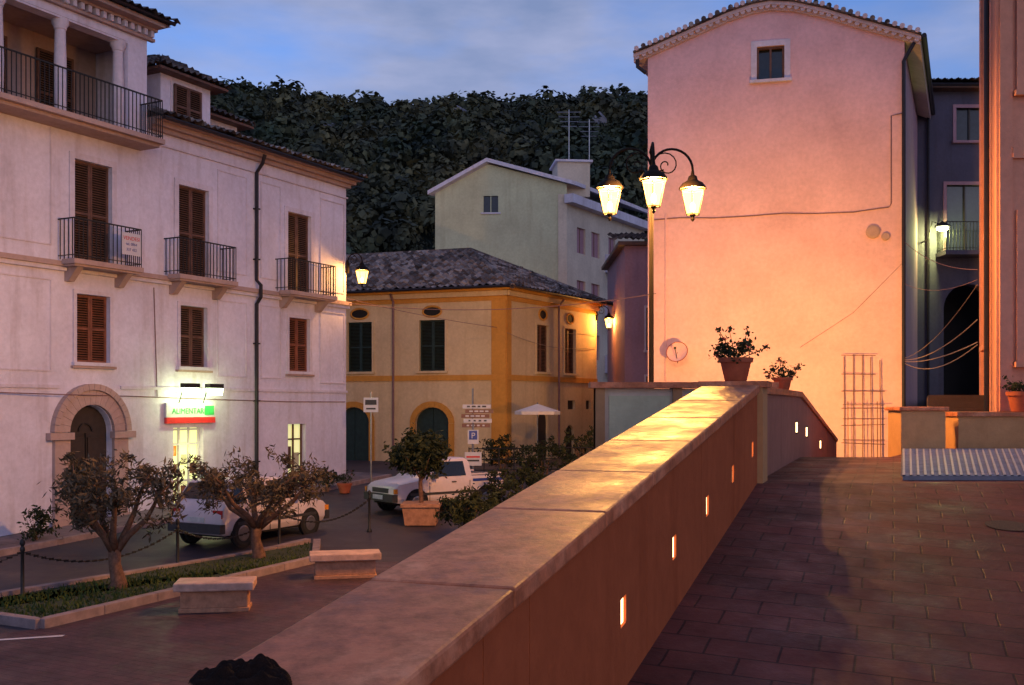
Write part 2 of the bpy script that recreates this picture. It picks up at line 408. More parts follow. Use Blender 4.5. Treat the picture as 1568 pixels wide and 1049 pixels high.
strip('plaza_pavement',yr(3,21.3,3),lambda y: (-6.6+(y-14.97)*.43) if y>14.9 else -9.5-(14.9-y)*.6,lambda y:min(3.0,-.1+.37*(y-4)) ,.004,'plaza')
Fs=frame((-5.56,35),(-.47,-.883),(.883,-.47))
sw=MB(); S=[-.5+i*1.0 for i in range(28)]
for a,b in zip(S[:-1],S[1:]):
    q=[Fs(a,0,0),Fs(b,0,0),Fs(b,0,1.35),Fs(a,0,1.35)]
    sw.hexa([(p[0],p[1],G(p[1])-.1) for p in q]+[(p[0],p[1],G(p[1])+.12) for p in q],'sidewalk')
    q=[Fs(a+.004,0,1.352),Fs(b-.004,0,1.352),Fs(b-.004,0,1.5),Fs(a+.004,0,1.5)]
    sw.hexa([(p[0],p[1],G(p[1])-.1) for p in q]+[(p[0],p[1],G(p[1])+.13) for p in q],'kerb')
sw.build('sidewalk')
pl=MB()
for a,b in (((-9.5,13.3),(-6.2,14.4)),):
    pl.poly([(a[0],a[1],.009),(b[0],b[1],.009),(b[0],b[1]+.1,.009),(a[0],a[1]+.1,.009)],'signwhite')
pl.build('painted_road_line')
RX=lambda y:.535+.363*(y-4.86)
def T(x,y):
    if y<9.6: return 1.295+.1234*max(y,-4)
    if y<14.4: return 2.4796
    t=min(1,max(0,(x-(4.95+.386*(y-14.4)))/.5))
    return 2.4796-min(.10*(y-14.4),1.7)*(1-t)
tb=MB(); Y=[-6,-4]+[i*.8 for i in range(-4,12)]+[9.6]+[10.2+i*.6 for i in range(45)]; Y=sorted(set([round(v,3) for v in Y])); nu=70
b0=len(tb.v); k=tb.mi('pave')
for y in Y:
    x0=RX(y)-.2; x1=26
    for i in range(nu+1):
        x=x0+(x1-x0)*(i/nu)**1.5; tb.v.append((x,y,T(x,y)))
for j in range(len(Y)-1):
    for i in range(nu):
        tb.f.append((b0+j*(nu+1)+i,b0+j*(nu+1)+i+1,b0+(j+1)*(nu+1)+i+1,b0+(j+1)*(nu+1)+i)); tb.m.append(k)
tb.build('terrace_pavement',recalc=True)

# ---------------------------------------------------------------- parapet
W=frame((RX(0),0),(.341,.940),(.940,-.341))
sl=lambda y:y/.940
def wtop(s):
    y=s*.940
    return (T(0,y)+.83)
tn=.48
def seg_wall(mb,s0,s1,m,d0=-tn+.02,d1=0,zt=None,zb=-.1):
    a=zt if zt is not None else wtop(s0); b=zt if zt is not None else wtop(s1)
    mb.hexa([W(s0,zb,d1),W(s1,zb,d1),W(s1,zb,d0),W(s0,zb,d0),W(s0,a,d1),W(s1,b,d1),W(s1,b,d0),W(s0,a,d0)],m)
par=root('parapet_wall')
body=MB(); s=2.62; e=sl(9.6)
seg_wall(body,s+.02,e,'dark',-tn+.04,-.03,None)
cuts=[2.62,3.35,3.78,5.6,7.2,8.8,e]
lights=[sl(4.80),sl(5.93),sl(7.0),sl(8.13),sl(9.28)]
for a,b in zip(cuts[:-1],cuts[1:]):
    a+=.004; b-=.004
    L_=[l for l in lights if a<l<b]
    xs_=[a]; 
    for l in L_: xs_+=[l-.05,l+.05]
    xs_.append(b)
    for i in range(len(xs_)-1):
        p,q=xs_[i],xs_[i+1]
        def zz(s_,h): return T(0,s_*.94)+h
        if i%2==0:
            body.hexa([W(p,zz(p,-.4),0),W(q,zz(q,-.4),0),W(q,zz(q,-.4),-.06),W(p,zz(p,-.4),-.06),W(p,wtop(p),0),W(q,wtop(q),0),W(q,wtop(q),-.06),W(p,wtop(p),-.06)],'parapet')
        else:
            for h0,h1 in ((-.4,.30),(.43,.83)):
                body.hexa([W(p,zz(p,h0),0),W(q,zz(q,h0),0),W(q,zz(q,h0),-.06),W(p,zz(p,h0),-.06),W(p,zz(p,h1),0),W(q,zz(q,h1),0),W(q,zz(q,h1),-.06),W(p,zz(p,h1),-.06)],'parapet')
            body.hexa([W(p,zz(p,.30),-.014),W(q,zz(q,.30),-.014),W(q,zz(q,.3),-.028),W(p,zz(p,.3),-.028),W(p,zz(p,.43),-.014),W(q,zz(q,.43),-.014),W(q,zz(q,.43),-.028),W(p,zz(p,.43),-.028)],'step')
    seg_wall(body,a,b,'parapet',-tn+.02,-tn+.07)
body.build('wall_body',par)
cop=MB(); s=2.60; i=0
while s<e-.05:
    q=min(e,s+random.uniform(.95,1.15))
    if e-q<.3: q=e
    g=.003; a,b=s+g,q-g; za,zb_=wtop(a)+.001,wtop(b)+.001; o=random.uniform(0,.005)
    cop.hexa([W(a,za,.025),W(b,zb_,.025),W(b,zb_,-tn-.02),W(a,za,-tn-.02),W(a,za+.07+o,.025),W(b,zb_+.07+o,.025),W(b,zb_+.07+o,-tn-.02),W(a,za+.07+o,-tn-.02)],'coping'); s=q
cop.build('coping_slabs',par,bevel=.012)
pil=MB(); seg_wall(pil,e+.002,e+.38,'parapet2',-tn-.03,.05,3.36); 
pil.hexa([W(e-.01,3.362,.09),W(e+.40,3.362,.09),W(e+.40,3.362,-tn-.06),W(e-.01,3.362,-tn-.06),W(e-.01,3.42,.09),W(e+.40,3.42,.09),W(e+.40,3.42,-tn-.06),W(e-.01,3.42,-tn-.06)],'coping')
pil.build('end_pilaster',par)
w2=root('garden_wall'); b2=MB(); s=e+.384; s_end=sl(24)
pts=[s,sl(14.4),sl(17),sl(20),s_end]
for a,b in zip(pts[:-1],pts[1:]):
    seg_wall(b2,a,b-.003,'gwall',-.42,-.02)
    b2.hexa([W(a,wtop(a)+.001,.01),W(b-.003,wtop(b)+.001,.01),W(b-.003,wtop(b)+.001,-.45),W(a,wtop(a)+.001,-.45),W(a,wtop(a)+.07,.01),W(b-.003,wtop(b)+.07,.01),W(b-.003,wtop(b)+.07,-.45),W(a,wtop(a)+.07,-.45)],'coping')
for y in (13.76,15.4,18.4):
    q=sl(y); z=T(0,y)+.36
    b2.fbox(W,q-.07,q+.07,z,z+.13,-.018,-.008,'step'); b2.fbox(W,q-.09,q+.09,z-.02,z-.002,-.02,.0,'iron'); b2.fbox(W,q-.09,q+.09,z+.132,z+.15,-.02,.0,'iron')
b2.build('wall_body',w2)
cw=root('cross_wall'); c=MB(); Fc=frame((.92,11.5),(1,0),(0,-1))
c.fbox(Fc,0,1.95,0,3.38,-.25,-.03,'pale2'); c.fbox(Fc,0,.1,0,3.385,-.26,.03,'parapet2'); c.fbox(Fc,.85,.95,0,3.385,-.26,.02,'parapet2')
c.fbox(Fc,-.06,2.0,3.387,3.45,-.3,.07,'coping'); c.fbox(Fc,.15,.82,2.7,3.3,-.03,-.01,'pale'); c.fbox(Fc,1.0,1.9,2.7,3.3,-.03,-.01,'pale')
c.build('wall_body',cw)

# ---------------------------------------------------------------- left palazzo
L=frame((-5.56,35),(-.47,-.883),(.883,-.47))
pz=root('palazzo_building'); w=MB()
doors=[2.42,6.92,10.29]
opsA=[];opsB=[]
for c_ in doors:
    for (hw,z0,z1) in ((.56,6.68,9.2),(.5,4.25,5.92)):
        (opsA if c_<8.5 else opsB).append((c_-hw,c_+hw,z0,z1))
opsA+=[(6.55,7.65,.3,2.58),(2.1,2.95,.6,2.6)]
portal=(10.37-.66,10.37+.66,.1,3.2); opsB.append(portal)
wall(w,L,0,8.57,-.3,10.75,opsA,'white'); 
wall(w,L,8.57,17,-.3,10.06,opsB,'white'); wall(w,L,8.57,9.2,10.06,13.1,[],'white'); wall(w,L,15.5,17,10.06,13.1,[],'white'); wall(w,L,9.2,15.5,12.55,13.1,[],'white')
arch_fill(w,L,portal[0],portal[1],2.54,3.2,'white')
for a,b,z in ((0,8.57,10.75),(8.57,17,13.1)):
    w.poly([L(a,-.3,-9),L(b,-.3,-9),L(b,z,-9),L(a,z,-9)],'white')
w.poly([L(0,-.3,0),L(0,-.3,-9),L(0,10.75,-9),L(0,10.75,0)],'white'); w.poly([L(17,-.3,0),L(17,-.3,-9),L(17,13.1,-9),L(17,13.1,0)],'white')
w.poly([L(8.57,10.7,0),L(8.57,10.7,-9),L(8.57,13.1,-9),L(8.57,13.1,0)],'white')
w.poly([L(8.6,10.06,-1.9),L(16.5,10.06,-1.9),L(16.5,12.9,-1.9),L(8.6,12.9,-1.9)],'stone')
w.poly([L(8.6,10.04,0),L(16.5,10.04,0),L(16.5,10.04,-1.9),L(8.6,10.04,-1.9)],'stone')
w.poly([L(8.6,12.7,-.01),L(16.5,12.7,-.01),L(16.5,12.7,-1.9),L(8.6,12.7,-1.9)],'stone')
w.fbox(L,9.2,15.5,12.5,12.548,-.35,-.01,'white'); w.fbox(L,9.0,9.2,10.05,12.6,-.4,-.01,'white')
w.build('walls',pz)
t=MB()
t.fbox(L,-.08,16.9,6.42,6.52,.001,.10,'whitetrim'); t.fbox(L,-.1,16.9,6.522,6.64,.001,.17,'stone')
t.fbox(L,-.04,9.45,3.6,3.68,.001,.04,'whitetrim'); t.fbox(L,11.3,16.9,3.6,3.68,.001,.04,'whitetrim')
t.fbox(L,-.05,8.55,10.1,10.15,.001,.05,'whitetrim'); t.fbox(L,-.1,8.55,10.45,10.56,.001,.14,'stone'); t.fbox(L,-.2,8.55,10.562,10.68,.001,.28,'stone'); t.fbox(L,-.3,8.55,10.682,10.76,.001,.42,'stone')
for (d,z0,z1) in ((.12,12.75,12.83),(.22,12.99,13.05),(.5,13.052,13.16)): t.fbox(L,8.4,16.9,z0,z1,.001,d,'stone')
s=8.5
while s<16: t.fbox(L,s,s+.1,12.832,12.988,.001,.2,'whitetrim'); s+=.22
for a,b in ((.12,.16),(1.35,1.39)):
    t.fbox(L,a,b,6.9,9.9,.001,.03,'whitetrim'); t.fbox(L,a,b,3.9,6.25,.001,.03,'whitetrim')
t.fbox(L,.16,1.35,9.86,9.9,.001,.03,'whitetrim'); t.fbox(L,.16,1.35,6.9,6.94,.001,.03,'whitetrim'); t.fbox(L,.16,1.35,6.21,6.25,.001,.03,'whitetrim'); t.fbox(L,.16,1.35,3.9,3.94,.001,.03,'whitetrim')
for a,b in ((11.5,14.5),(3.3,4.2),(4.8,6.0)):
    for z0,z1 in ((4.0,6.2),(7.0,9.9)):
        t.fbox(L,a,a+.035,z0,z1,.001,.022,'whitetrim'); t.fbox(L,b-.035,b,z0,z1,.001,.022,'whitetrim'); t.fbox(L,a+.035,b-.035,z1-.035,z1,.001,.022,'whitetrim'); t.fbox(L,a+.035,b-.035,z0,z0+.035,.001,.022,'whitetrim')
for c_ in doors:
    surround(t,L,c_-.56,c_+.56,6.68,9.2,.15,'whitetrim',sill=False); surround(t,L,c_-.5,c_+.5,4.25,5.92,.10,'whitetrim'); t.fbox(L,c_-.66,c_+.66,4.10,4.158,.001,.09,'stone')
arch_ring(t,L,10.37,.67,1.0,2.54,.67,1.02,.001,.10,'stone'); arch_ring(t,L,10.37,1.005,1.16,2.54,1.03,1.18,.001,.16,'stone',20)
for sg in (-1,1):
    a=10.37+sg*.66; b=10.37+sg*1.10
    t.fbox(L,min(a,b),max(a,b),.0,2.36,.001,.10,'stone'); a=10.37+sg*.6; b=10.37+sg*1.28; t.fbox(L,min(a,b),max(a,b),2.362,2.53,.001,.18,'stone')
    a=10.37+sg*.64; b=10.37+sg*1.18; t.fbox(L,min(a,b),max(a,b),.0,.45,.101,.15,'stone')
t.build('stone_trim',pz)
sh=MB()
for i,c_ in enumerate(doors):
    shutters(sh,L,c_-.56,c_+.56,6.68,9.2,'brown'); shutters(sh,L,c_-.5,c_+.5,4.25,5.92,'orangewood' if i!=1 else 'brown')
for c_ in (9.95,11.9,13.7): shutters(sh,L,c_-.55,c_+.55,10.1,12.3,'brown',d=-1.8)
sh.build('shutters',pz)
bl=MB()
for c_,ww in zip(doors,(2.3,2.2,2.1)): balcony(bl,L,c_,ww,6.68,.62,'stone')
bl.fbox(L,8.75,16.5,9.9,10.02,.002,.85,'stone'); bl.fbox(L,8.8,16.5,9.82,9.898,.002,.7,'stone'); railing(bl,L,8.8,16.4,10.02,.98,.8)
bl.build('balconies',pz)
cl=MB()
for c_ in (9.36,11.1,12.8,14.5):
    p=L(c_,10.06,-.18)
    cl.lathe(p,[(.2,0),(.2,.08),(.15,.1),(.14,.2),(.155,1.0),(.125,2.2),(.15,2.23),(.15,2.28),(.2,2.35),(.2,2.47)],'whitetrim',18)
cl.build('loggia_columns',pz,autosmooth=True)
dr=MB()
dr.poly([L(9.6,0,-.2),L(11.1,0,-.2),L(11.1,3.3,-.2),L(9.6,3.3,-.2)],'darkwood')
for k_ in range(2):
    for j in range(3):
        a=9.78+k_*.62; dr.fbox(L,a,a+.52,.35+j*.72,.95+j*.72,-.198,-.165,'darkwood')
dr.fbox(L,10.36,10.38,0,2.5,-.198,-.15,'iron')
arch_ring(dr,L,10.37,.18,.22,2.54,.18,.22,-.19,-.16,'iron',9)
dr.poly([L(6.55,.3,-.2),L(7.65,.3,-.2),L(7.65,2.58,-.2),L(6.55,2.58,-.2)],'shopin')
for a in (6.56,6.92,7.28,7.60): dr.fbox(L,a,a+.05,.3,2.58,-.19,-.14,'signwhite')
for z in (.32,1.1,2.1,2.5): dr.fbox(L,6.61,7.60,z,z+.05,-.185,-.145,'signwhite')
for (a,z,mm) in ((6.66,1.3,'signbrown'),(6.98,1.55,'pale'),(7.34,1.3,'signbrown'),(7.0,.7,'signbrown'),(6.68,.65,'greenp'),(7.36,1.8,'orl')): dr.fbox(L,a,a+.2,z,z+.28,-.197,-.192,mm)
dr.poly([L(2.1,.6,-.2),L(2.95,.6,-.2),L(2.95,2.6,-.2),L(2.1,2.6,-.2)],'shopin')
for a in (2.11,2.5,2.89): dr.fbox(L,a,a+.05,.6,2.6,-.19,-.14,'brown')
dr.fbox(L,2.16,2.89,2.1,2.15,-.185,-.145,'brown'); dr.fbox(L,2.2,2.45,.9,1.7,-.197,-.19,'pale'); dr.fbox(L,2.58,2.85,1.2,1.9,-.197,-.19,'brown')
dr.build('doors',pz)
dp=MB()
for c_,mm,r in ((4.45,'pipe',.055),):
    dp.tube([L(c_,10.6,.40),L(c_,10.35,.3),L(c_,10.1,.08),L(c_,6.9,.08),L(c_,6.75,.24),L(c_,6.4,.24),L(c_,6.2,.08),L(c_,.8,.08)],r,mm,8)
    for z in (1.5,3.3,5,7.5,9): dp.fbox(L,c_-.08,c_+.08,z,z+.04,.0,.15,mm)
dp.tube([L(8.35,6.3,.02),L(8.3,5,.02),L(8.25,3.8,.02),L(8.25,3.4,.03)],.014,'cable',5)
dp.tube([L(14,3.5,.03),L(11.5,3.45,.2),L(9,3.42,.03),L(6,3.35,.03),L(3,3.3,.03),L(0.1,3.3,.03)],.014,'cable',5)
dp.tube([L(8.5,10.72,.55),L(-.2,10.72,.55)],.055,'pipe',8)
dp.tube([L(16.5,13.2,.62),L(8.2,13.2,.62)],.055,'pipe',8)
dp.build('downpipes',pz)
rf=MB()
tiles(rf,L(8.56,10.77,.6),L(-.4,10.77,.6),L(-.4,12.3,-4),L(8.56,12.3,-4),'tile')
tiles(rf,L(-.4,10.77,-9.3),L(8.56,10.77,-9.3),L(8.56,12.3,-4),L(-.4,12.3,-4),'tile',.4)
tiles(rf,L(17,13.17,.75),L(8.15,13.17,.75),L(10.5,14.8,-4),L(17,14.8,-4),'tiled')
tiles(rf,L(8.15,13.17,.75),L(8.15,13.17,-9),L(10.5,14.8,-6),L(10.5,14.8,-4),'tiled')
rf.poly([L(-.2,10.75,.4),L(8.56,10.75,.4),L(8.56,10.75,-9),L(-.2,10.75,-9)],'stone')
rf.poly([L(8.2,13.15,.5),L(17,13.15,.5),L(17,13.15,-9),L(8.2,13.15,-9)],'stone')
def dormer(c_,wd,d0,dep,z0,z1,za,win):
    a,b=c_-wd/2,c_+wd/2
    rf.fbox(L,a,b,z0,z1,d0-dep,d0,'white')
    if win:
        rf.fbox(L,a+.35,b-.35,z0+.25,z1-.2,d0+.001,d0+.03,'whitetrim'); shutters(rf,L,a+.43,b-.43,z0+.32,z1-.26,'brown',d=d0+.085)
    o=.4; ap1=L(c_,za,d0-dep*.45); ap2=L(c_,za,d0-dep*.55)
    q=[L(b+o,z1,d0+o),L(a-o,z1,d0+o),L(a-o,z1,d0-dep-o),L(b+o,z1,d0-dep-o)]
    tiles(rf,q[0],q[1],ap1,ap1,'tiled',.22,.3); tiles(rf,q[3],q[0],ap1,ap2,'tiled',.22,.3) ; tiles(rf,q[1],q[2],ap2,ap1,'tiled',.22,.3); tiles(rf,q[2],q[3],ap2,ap2,'tiled',.22,.3)
    rf.fbox(L,a-o+.03,b+o-.03,z1-.07,z1-.001,d0-dep-o+.03,d0+o-.03,'brown')
dormer(6.3,1.9,-.9,2.2,10.7,12.5,13.3,True)
dormer(3.9,1.5,-1.9,1.8,11.0,12.05,12.6,False)
rf.build('roof',pz,recalc=False)
ss=root('shop_sign'); a=MB()
a.fbox(L,6.2,8.0,2.70,2.86,.03,.12,'red'); a.fbox(L,6.2,8.0,2.862,3.25,.03,.11,'signwhite'); a.fbox(L,6.25,6.6,2.92,3.18,.111,.12,'greenp')
for c_ in (6.65,7.55):
    a.tube([L(c_,3.25,.1),L(c_,3.75,.3),L(c_,3.75,.5)],.015,'iron',6)
    a.fbox(L,c_-.26,c_+.26,3.66,3.78,.42,.62,'iron'); a.hexa([L(c_-.22,3.46,.5),L(c_+.22,3.46,.5),L(c_+.22,3.46,.6),L(c_-.22,3.46,.6),L(c_-.25,3.658,.43),L(c_+.25,3.658,.43),L(c_+.25,3.658,.61),L(c_-.25,3.658,.61)],'shopglow')
a.build('sign_board',ss)
for c_ in (6.65,7.55): point('shop_flood',L(c_,3.38,.5),34,(.80,1,.45),.08,ss)
point('door_light',L(7.1,1.9,.35),16,(1,.95,.45),.1,ss)
def text(txt,size,loc,F,m,parent,depth=.002,center=True):
    cu=bpy.data.curves.new('lettering','FONT'); cu.body=txt; cu.size=size; cu.extrude=depth; cu.align_x='CENTER'
    o=bpy.data.objects.new('lettering',cu); scene.collection.objects.link(o); cu.materials.append(M[m])
    p0=Vector(F(0,0,0)); nn=(Vector(F(0,0,1))-p0); up=Vector((0,0,1))
    x=up.cross(nn); mt=Matrix((x,up,nn)).transposed().to_4x4(); mt.translation=Vector(loc); o.matrix_world=mt
    if parent: o.parent=parent
text('ALIMENTARI',.22,L(7.2,2.96,.125),L,'greenp',ss)
vs_=root('for_sale_sign'); a=MB(); a.fbox(L,9.35,9.95,6.95,7.5,.62,.635,'signwhite'); a.build('board',vs_)
text('VENDESI',.135,L(9.65,7.32,.638),L,'red',vs_); text('tel. 0864',.1,L(9.65,7.19,.638),L,'blue',vs_); text('337 452',.1,L(9.65,7.05,.638),L,'blue',vs_)

# ---------------------------------------------------------------- lanterns
def lantern(mb,c,sc=1.0):
    x,y,z=c; n=6
    def ring(r,h): return [(x+r*sc*math.cos(2*math.pi*i/n+.3),y+r*sc*math.sin(2*math.pi*i/n+.3),z+h*sc) for i in range(n)]
    a,b=ring(.10,-.26),ring(.18,.10)
    for i in range(n):
        j=(i+1)%n; mb.poly([a[i],a[j],b[j],b[i]],'lampglow'); mb.tube([a[i],b[i]],.006*sc,'polemetal',5)
    mb.tube(b+[b[0]],.010*sc,'polemetal',5); mb.tube(a+[a[0]],.009*sc,'polemetal',5)
    mb.lathe((x,y,z),[(r*sc,h*sc) for r,h in ((.01,-.36),(.03,-.33),(.02,-.30),(.045,-.27),(.045,-.26))],'polemetal',10)
    mb.lathe((x,y,z),[(r*sc,h*sc) for r,h in ((.205,.115),(.2,.135),(.15,.2),(.08,.24),(.06,.30),(.03,.32),(.02,.38))],'polemetal',12)
    mb.lathe((x,y,z),[(r*sc,h*sc) for r,h in ((.01,-.22),(.03,-.19),(.035,-.15),(.03,-.11),(.01,-.08))],'lampglowB',10)
LC=(1,.44,.095)
def arm(mb,base,dirv,reach,rise,lz,r=.022):
    b=Vector(base); d=Vector((dirv[0],dirv[1],0)).normalized()
    pts=[]
    for i in range(15):
        t=math.pi*i/14
        pts.append(b+d*(reach/2*(1-math.cos(t)))+Vector((0,0,math.sin(t)*rise)))
    pts[0]=b; end=b+d*reach; pts=[b+Vector((0,0,-.25))]+pts+[end+Vector((0,0,-.06))]
    mb.tube(pts,r,'polemetal',7)
    sp=[]
    for i in range(22):
        t=i/21*4.2*math.pi/1.5; rr=.02+.011*i*.9*reach/.7
        sp.append(b+d*(reach*.36+rr*math.cos(t))+Vector((0,0,.08+rr*math.sin(t))))
    mb.tube(sp,r*.55,'polemetal',5)
    mb.tube([b+Vector((0,0,-.2)),b+d*reach*.2+Vector((0,0,-.02)),b+d*reach*.3],r*.6,'polemetal',5)
    return end
def street_lamp(x,y,z0,hz,arms,power,name='street_lamp',reach=.72):
    r_=root(name); mb=MB()
    H=hz-z0
    mb.lathe((x,y,z0),[(.17,0),(.17,.12),(.13,.16),(.12,.7),(.14,.74),(.09,.82),(.06,.9),(.05,H*.5),(.06,H*.5+.03),(.06,H*.5+.08),(.045,H*.5+.12),(.036,H+.45),(.06,H+.47),(.05,H+.52),(.025,H+.56),(.02,H+.75),(.04,H+.8),(.004,H+.95)],'polemetal',14)
    for dv in arms:
        e_=arm(mb,(x,y,hz+.5),dv,reach,.36,hz)
        lantern(mb,(e_.x,e_.y,hz+.04),1.18)
        point('bulb_light',(e_.x,e_.y,hz+.105),power,LC,.06,r_)
    mb.build('post',r_,autosmooth=True)
street_lamp(2.4,18,0,6.75,[(1,.05),(-1,-.05),(-.08,-1)],2000)
street_lamp(3.1,-3.2,T(3,-3.2),T(3,-3.2)+4.6,[(1,.05),(-1,-.05)],130)  # unseen lamp added behind the camera for warm light
def wall_lamp(name,base,dirv,reach,power):
    r_=root(name); mb=MB(); e_=arm(mb,base,dirv,reach,.3,0,.02); d=Vector((dirv[0],dirv[1],0)).normalized()
    mb.box((base[0],base[1],base[2]-.15),(.08,.08,.4),'polemetal',math.atan2(d.y,d.x))
    lantern(mb,(e_.x,e_.y,base[2]-.42),1.2); mb.tube([(e_.x,e_.y,base[2]-.05),(e_.x,e_.y,base[2]-.1)],.02,'polemetal')
    mb.build('bracket',r_,autosmooth=True); point('bulb_light',(e_.x,e_.y,base[2]-.40),power,LC,.055,r_)
wall_lamp('wall_lamp',(-5.50,34.95,7.95),(1,-.55),.6,300)
# added floodlight, out of sight in the lower street, washing the pink gable
fl=root('added_facade_floodlight'); mb=MB(); fx0,fy0,fz0=6.05,22.6,2.75
mb.tube([(fx0,fy0,G(fy0)),(fx0,fy0,fz0-.12)],[.05,.04],'polemetal',10); mb.tube([(fx0-.17,fy0,fz0-.1),(fx0+.17,fy0,fz0-.1)],.015,'polemetal')
mb.hexa([(fx0-.16,fy0-.16,fz0-.16),(fx0+.16,fy0-.16,fz0-.16),(fx0+.19,fy0-.02,fz0-.13),(fx0-.19,fy0-.02,fz0-.13),(fx0-.16,fy0-.20,fz0+.05),(fx0+.16,fy0-.20,fz0+.05),(fx0+.19,fy0-.06,fz0+.14),(fx0-.19,fy0-.06,fz0+.14)],'polemetal')
mb.poly([(fx0-.16,fy0-.015,fz0-.11),(fx0+.16,fy0-.015,fz0-.11),(fx0+.16,fy0-.05,fz0+.12),(fx0-.16,fy0-.05,fz0+.12)],'lampglowB'); mb.build('housing',fl)
l=bpy.data.lights.new('added_flood','SPOT'); l.energy=5200; l.color=(1,.46,.085); l.spot_size=math.radians(100); l.spot_blend=1.0; l.shadow_soft_size=.15
o=bpy.data.objects.new('added_flood',l); scene.collection.objects.link(o); o.location=(fx0,fy0+.06,fz0+.02); o.parent=fl
o.rotation_euler=(Vector((1.9,8.4,2.4))).to_track_quat('-Z','Y').to_euler()

# ---------------------------------------------------------------- yellow house
yh=root('yellow_house'); w=MB()
YL=frame((-.236,42),(-.94,.34),(-.34,-.94)); YR=frame((-.236,42),(.513,.858),(.858,-.513))
LW,RW=15,8.2; ZT=7.95
ops=[(c_-.58,c_+.58,4.6,6.7) for c_ in (3.25,6.6,10)]
opa=[(3.25-.75,3.25+.75,.5,3.1),(6.9-.75,6.9+.75,.5,3.1)]
wall(w,YL,0,LW,.3,ZT,ops+opa,'yellow')
for o in opa: arch_fill(w,YL,o[0],o[1],2.45,3.1,'yellow')
opr=[(c_-.52,c_+.52,4.6,6.6) for c_ in (3.0,5.5)]
opr2=[(2.6,3.5,.5,2.95),(5.3,6.0,3.0,3.4),(5.1,5.9,.5,2.3),(7.1,7.6,3.0,3.4)]
wall(w,YR,0,RW,.3,ZT,opr+opr2,'yellow'); arch_fill(w,YR,2.6,3.5,2.5,2.95,'yellow'); arch_fill(w,YR,5.1,5.9,1.9,2.3,'yellow')
c3=YR(RW,0,0); BL=frame((c3[0],c3[1]),(-.94,.34),(.34,.94)); wall(w,BL,0,LW,.3,ZT,[],'yellow')
w.build('walls',yh)
t=MB()
for F_,W_,a0 in ((YL,LW,.0),(YR,RW,0)):
    t.fbox(F_,-.06 if F_ is YL else 0,W_,7.42,7.6,.001,.05,'orange'); t.fbox(F_,-.2,W_,7.602,7.8,.001,.16,'yellow'); t.fbox(F_,-.35,W_,7.802,7.9,.001,.32,'orange')
    t.fbox(F_,0,W_,4.2,4.42,.001,.05,'orange')
    t.fbox(F_,0.0,.62 if F_ is YL else .35,.3,4.198,.001,.045,'orange'); t.fbox(F_,0.0,.62 if F_ is YL else .35,4.422,7.418,.001,.045,'orange')
for o in ops: surround(t,YL,o[0],o[1],o[2],o[3],.09,'yellow'); 
for o in opr: surround(t,YR,o[0],o[1],o[2],o[3],.09,'yellow')
for o in opa: arch_ring(t,YL,(o[0]+o[1])/2,.76,1.0,2.45,.66,.9,.001,.06,'orange',11); t.fbox(YL,o[0]-.24,o[0],.5,2.44,.001,.06,'orange'); t.fbox(YL,o[1],o[1]+.24,.5,2.44,.001,.06,'orange')
for F_,cs in ((YL,(3.25,6.6,10)),(YR,(3.0,5.5))):
    for c_ in cs:
        n=16; k1=.42 if F_ is YL else .34
        t.poly([F_(c_+k1*math.cos(6.2832*i/n),7.05+.22*math.sin(6.2832*i/n),.012) for i in range(n)],'dark')
        pts=[F_(c_+k1*math.cos(6.2832*i/n),7.05+.22*math.sin(6.2832*i/n),.02) for i in range(n+1)]; t.tube(pts,.045,'orange',5)
t.build('trim',yh)
sh=MB()
for o in ops: shutters(sh,YL,*o,'green')
for o in opr: shutters(sh,YR,*o,'brown')
for o in opa: sh.fbox(YL,o[0],(o[0]+o[1])/2-.01,o[2],o[3],-.2,-.12,'green'); sh.fbox(YL,(o[0]+o[1])/2+.01,o[1],o[2],o[3],-.2,-.12,'green')
for o in opr2: sh.fbox(YR,o[0],o[1],o[2],o[3],-.2,-.12,'darkwood')
for F_,s_ in ((YL,4.98),(YR,4.3)): sh.tube([F_(s_,7.8,.35),F_(s_,7.5,.1),F_(s_,.6,.1)],.05,'cable',7)
sh.build('shutters',yh)
rf=MB(); o=.55; z=7.9
fx=lambda s,r: (-.236-.94*s+.513*r, 42+.34*s+.858*r)
def fp(s,r,zz): a,b=fx(s,r); return (a,b,zz)
Aq,Bq,Cq,Dq=fp(LW,-.6,z),fp(-.6,-.6,z),fp(-.6,RW+.6,z),fp(LW,RW+.6,z)
r1=fp(4.0,RW/2,10.15); r2=fp(LW-3,RW/2,10.15)
tiles(rf,Aq,Bq,r1,r2,'tile',.3,.4); tiles(rf,Bq,Cq,r1,r1,'tile',.3,.4); tiles(rf,Cq,Dq,r2,r1,'tile',.5,.5); tiles(rf,Dq,Aq,r2,r2,'tile',.5,.5)
rf.tube([Bq,r1,r2],.12,'tile',6); rf.tube([Cq,r1],.12,'tile',6)
rf.poly([Aq,Bq,Cq,Dq],'brown'); rf.tube([(Aq[0],Aq[1],z+.02),(Bq[0],Bq[1],z+.02),(Cq[0],Cq[1],z+.02)],.06,'pipe',6)
rf.build('roof',yh,recalc=False)
p=YR(8.1,6.6,.05); wall_lamp('wall_lamp',(p[0],p[1],7.5),(.9,-.6),.65,480)

